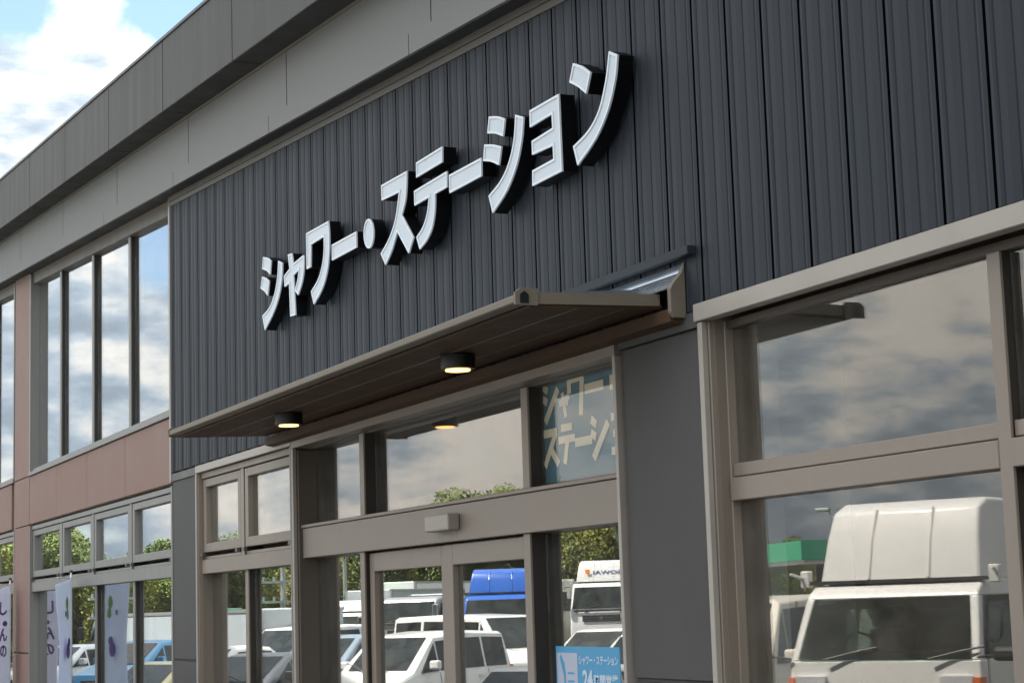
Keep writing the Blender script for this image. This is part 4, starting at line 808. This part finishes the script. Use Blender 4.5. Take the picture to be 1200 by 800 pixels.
# ------------------------------------------------------------------ filling station, lamp posts, poles
T = empty('filling_station_canopy', (-58, -33, 0), R(15), 'green and white filling station canopy far across the car park', 'canopy')
mb = MB(); mb.box(-14, 10, -4, 4, 3.15, 3.75); mb.build('green_fascia', M['gstation'], T)
mb = MB(); mb.box(-13.9, 9.9, -3.9, 3.9, 3.02, 3.148); mb.build('ceiling', M['white'], T)
for x in (-9, 0, 7): mb = MB(); mb.box(x-.2, x+.2, -.2, .2, 0, 3.02); mb.build('column', M['galv'], T)
mb = MB(); mb.box(-12, 8, -12, -7, 0, 2.8); mb.build('shop', M['pier'], T)
def lamp_post(x, y, h, rz, label):
    t = empty('street_lamp', (x, y, 0), rz, label, 'street lamp', 'street lamps of the car park')
    mb = MB(); pts = [(0, 0, 0), (0, 0, h*.8)]+[(1.5*math.sin(a)*1.0, 0, h*.8+h*.2*(1-math.cos(a))**.8) for a in (.4, .8, 1.2, 1.5)]
    mb.tube(pts, .09, 10, .04); mb.build('post', M['galv'], t, smooth=True)
    mb = MB(); e = pts[-1]; mb.box(e[0]-.05, e[0]+.65, -.13, .13, e[2]-.08, e[2]+.08); mb.build('lamp_head', M['galv'], t, bevel=.04, seg=2)
lamp_post(-74.5, -33.4, 5.4, R(40), 'curved street lamp above the big lettered lorry')
lamp_post(-69.5, -33.9, 4.4, R(200), 'lower curved street lamp right of the big lettered lorry')
lamp_post(-72, -19.5, 5.0, R(10), 'pale straight-looking street lamp left of the sliding door')
lamp_post(-70, -43, 5.9, R(150), 'street lamp above the green filling station')
lamp_post(-62, -46, 5.7, R(190), 'street lamp right of the filling station canopy')
def mast(x, y, h, n, label):
    t = empty('utility_pole', (x, y, 0), R(60), label, 'utility pole', 'utility poles behind the lorries')
    mb = MB(); mb.tube([(0, 0, 0), (0, 0, h)], .13, 10, .09); mb.build('pole', M['galv'], t, smooth=True)
    for k in range(n):
        mb = MB(); z = h-.4-.75*k; mb.box(-1.3, 1.3, -.05, .05, z, z+.09)
        for q in (-1.1, -.5, .5, 1.1): mb.cyl((q, 0, z+.09), .05, .16, n=8)
        mb.build('crossarm', M['galv'], t)
mast(-70, -16.4, 4.3, 4, 'pale utility pole with four crossarms left of the entrance jamb')
mast(-76, -11.2, 3.9, 3, 'pale utility pole with three crossarms mirrored in the left wing')

# ------------------------------------------------------------------ stall and banners by the left wing
T = empty('sales_stall', (-31.3, -1.15, .15), 0, 'low orange sales counter standing in front of the left wing', 'stall')
mb = MB(); mb.box(-1.6, 1.6, -.3, .3, .15, .80); mb.build('counter', M['orange'], T, bevel=.01)
mb = MB(); mb.box(-1.68, 1.68, -.36, .36, .802, .83); mb.build('top', M['orange'], T, bevel=.01)
for a in (-1.5, 1.5):
    for b in (-.24, .24): MB().box(a-.03, a+.03, b-.03, b+.03, 0, .148).build('leg', M['plast'], T)
def banner(x, y, rz, h, label, glyphs, ph, green):
    t = empty('nobori_banner', (x, y, .15), rz, label, 'banner', 'tall banners on poles')
    mb = MB(); mb.tube([(0, 0, 0), (0, 0, h)], .014, 10); mb.tube([(0, 0, h-.07), (-.46, 0, h-.07)], .008, 8); mb.build('pole', M['white'], t)
    mb = MB(); mb.cyl((0, 0, h), .022, .03, n=12); mb.build('finial', M['plast'], t)
    mb = MB(); mb.box(-.45, .05, -.05, .05, 0, .06); mb.build('base', M['plast'], t)
    wf = lambda u, z: (.018*math.sin(3.1*z+ph)+.012*math.sin(9*u+4*z+ph))*min(1, u*3)
    def P(u, z, off=0):            # u from the pole, z height; lower part swings in
        k = 1-.22*max(0, (h-.3-z))/1.8*0
        return (-u*k, wf(u, z)+off, z)
    nu, nz = 12, 44; z0 = h-.08-1.8; mb = MB(); vs = []
    for j in range(nz+1):
        for i in range(nu+1):
            u = .015+.44*i/nu; z = z0+1.8*j/nz - .08*(u/.45)*(j/nz)
            vs.append(P(u, z))
    mb.add(vs, [(j*(nu+1)+i, j*(nu+1)+i+1, (j+1)*(nu+1)+i+1, (j+1)*(nu+1)+i) for j in range(nz) for i in range(nu)])
    fb = mb.build('cloth', M['cloth'], t, smooth=True)
    so_ = fb.modifiers.new('solid', 'SOLIDIFY'); so_.thickness = .002; so_.offset = 0
    for (g_, u0, u1, za, zb) in glyphs:
        vs, fs, (a, b, c, d) = text_geo(g_, 1., .03, 6)
        for off in (-.004, .004):
            mm = MB(); mm.add([P(u0+(b-v[0])/(b-a)*(u1-u0), za+(v[1]-c)/(d-c)*(zb-za), off) for v in vs], fs); mm.build('lettering', M['purple'], fb)
    for (u, z, r) in green:
        for off in (-.005, .005):
            mm = MB(); k = 14; mm.add([P(u+r*.55*math.cos(2*math.pi*i/k), z+r*math.sin(2*math.pi*i/k)*(1.3 if i < 7 else .8), off) for i in range(k)], [tuple(range(k))]); mm.build('leaf_print', M['leaf'], fb)
banner(-25.30, -.09, R(147), 2.54, 'lilac banner with green leaves and a purple petal, right-hand of the two', [], .4, [(.14, 2.12, .08), (.12, 1.98, .07)])
for o in list(bpy.data.objects):
    if o.name.startswith('nobori_banner') and abs(o.location.x+25.30) < .01:
        cl_ = [c for c in o.children if c.name.startswith('cloth')][0]
        for (u, z, rx, rz_) in ((.22, 1.52, .06, .10), (.19, 1.63, .045, .06), (.30, 2.0, .022, .04)):
            for off in (-.05, .05):
                mm = MB(); k = 14; mm.add([(-u+rx*math.cos(2*math.pi*i/k), off, z+rz_*math.sin(2*math.pi*i/k)) for i in range(k)], [tuple(range(k))]); mm.build('petal_print', M['purple'], cl_)
banner(-30.15, -.09, R(147), 2.56, 'lilac banner with curling purple letters, left-hand of the two', [('し', .12, .34, 2.02, 2.22), ('・', .1, .26, 1.85, 1.93), ('ん', .10, .38, 1.62, 1.82), ('の', .12, .38, 1.38, 1.56)], 2.1, [])

# ------------------------------------------------------------------ trees beyond the car park
def crown_mesh(seed, n, mt, w, h):
    rnd = random.Random(seed); mb = MB()
    lobes = [(rnd.uniform(-.55, .55)*w, rnd.uniform(-.55, .55)*w, rnd.uniform(.16, .92)*h, rnd.uniform(.22, .42)*w) for _ in range(17)]
    for _ in range(n):
        lx, ly, lz, lr = rnd.choice(lobes); d = Vector((rnd.gauss(0, 1), rnd.gauss(0, 1), rnd.gauss(0, 1))).normalized(); rr_ = lr*rnd.uniform(.55, 1.08)
        c = Vector((lx, ly, lz))+d*rr_; s = rnd.uniform(.035, .10)
        a = Vector((rnd.gauss(0, 1), rnd.gauss(0, 1), rnd.gauss(0, 1))).normalized(); b = a.orthogonal().normalized()*s*rnd.uniform(.5, .9); a = a*s
        if c.z < .1: continue
        mb.add([c-a, c+b, c+a, c-b], [(0, 1, 2, 3)])
    o = mb.build('crown', mt); me = o.data; bpy.data.objects.remove(o); return me
def trunk_mesh(h, seed):
    rnd = random.Random(seed); mb = MB(); mb.tube([(0, 0, 0), (.1, 0, h*.4), (0, .1, h*.8)], .22, 8, .08)
    for k in range(5):
        a = k*1.3+seed; mb.tube([(0.05, 0, h*(.3+.09*k)), (1.3*math.cos(a), 1.3*math.sin(a), h*(.5+.1*k))], .08, 6, .03)
    o = mb.build('trunk', M['bark']); me = o.data; bpy.data.objects.remove(o); return me
CR = [crown_mesh(1, 32000, M['leaf1'], 3.2, 5.6), crown_mesh(2, 32000, M['leaf2'], 3.4, 5.4), crown_mesh(3, 32000, M['leaf3'], 3.3, 5.8)]
TR = [trunk_mesh(5.5, s) for s in (1, 2, 3)]
TL = ['mid green bushy tree beyond the parked lorries', 'yellowish green bushy tree beyond the parked lorries', 'dark green bushy tree beyond the parked lorries']
CAMX, CAMY = 0., -5.
def tree(px, dist, top, k):
    a = TREE_ANG(px); x = -math.cos(a)*dist; yv = -5+math.sin(a)*dist; y = .36-yv
    t = empty('broadleaf_tree', (x, y, 0), random.uniform(0, 6), TL[k], 'tree', 'trees beyond the car park'); s = top/6.2
    t.scale = (s*1.0, s*1.0, s)
    c = bpy.data.objects.new('crown', CR[k]); C.objects.link(c); c.parent = t
    c = bpy.data.objects.new('trunk', TR[k]); C.objects.link(c); c.parent = t
def TREE_ANG(px): return .4242863+math.atan((px-600)/2202.06)+.0*px
def treetop(px):
    for a, b, h in ((-200, 70, 6.9), (70, 215, 5.3), (215, 440, 6.2), (440, 535, 6.0), (535, 600, 8.3), (600, 720, 8.0), (720, 860, 5.8), (860, 1500, 4.9)):
        if a <= px < b: return h
for row, (d0, st_) in enumerate(((92, 62), (100, 58), (110, 66))):
    px = -150+row*23
    while px < 1330:
        tree(px, d0+random.uniform(-3, 3), treetop(px)*random.uniform(.88, 1.04)*(d0/96.), random.choice((0, 1, 2, 1)))
        px += st_*random.uniform(.8, 1.2)
o = MB().add([(-150, -80, -.2), (-150, -5, -.2), (-97, -5, .0), (-97, -80, .0), (-150, -80, 2.4), (-150, -5, 2.4), (-104, -5, 1.6), (-104, -80, 1.6)], [(0, 3, 7, 4), (4, 7, 6, 5), (3, 2, 6, 7), (1, 5, 6, 2), (0, 4, 5, 1), (0, 1, 2, 3)]).build('grass_bank', M['grass']); tag(o, kind='structure')
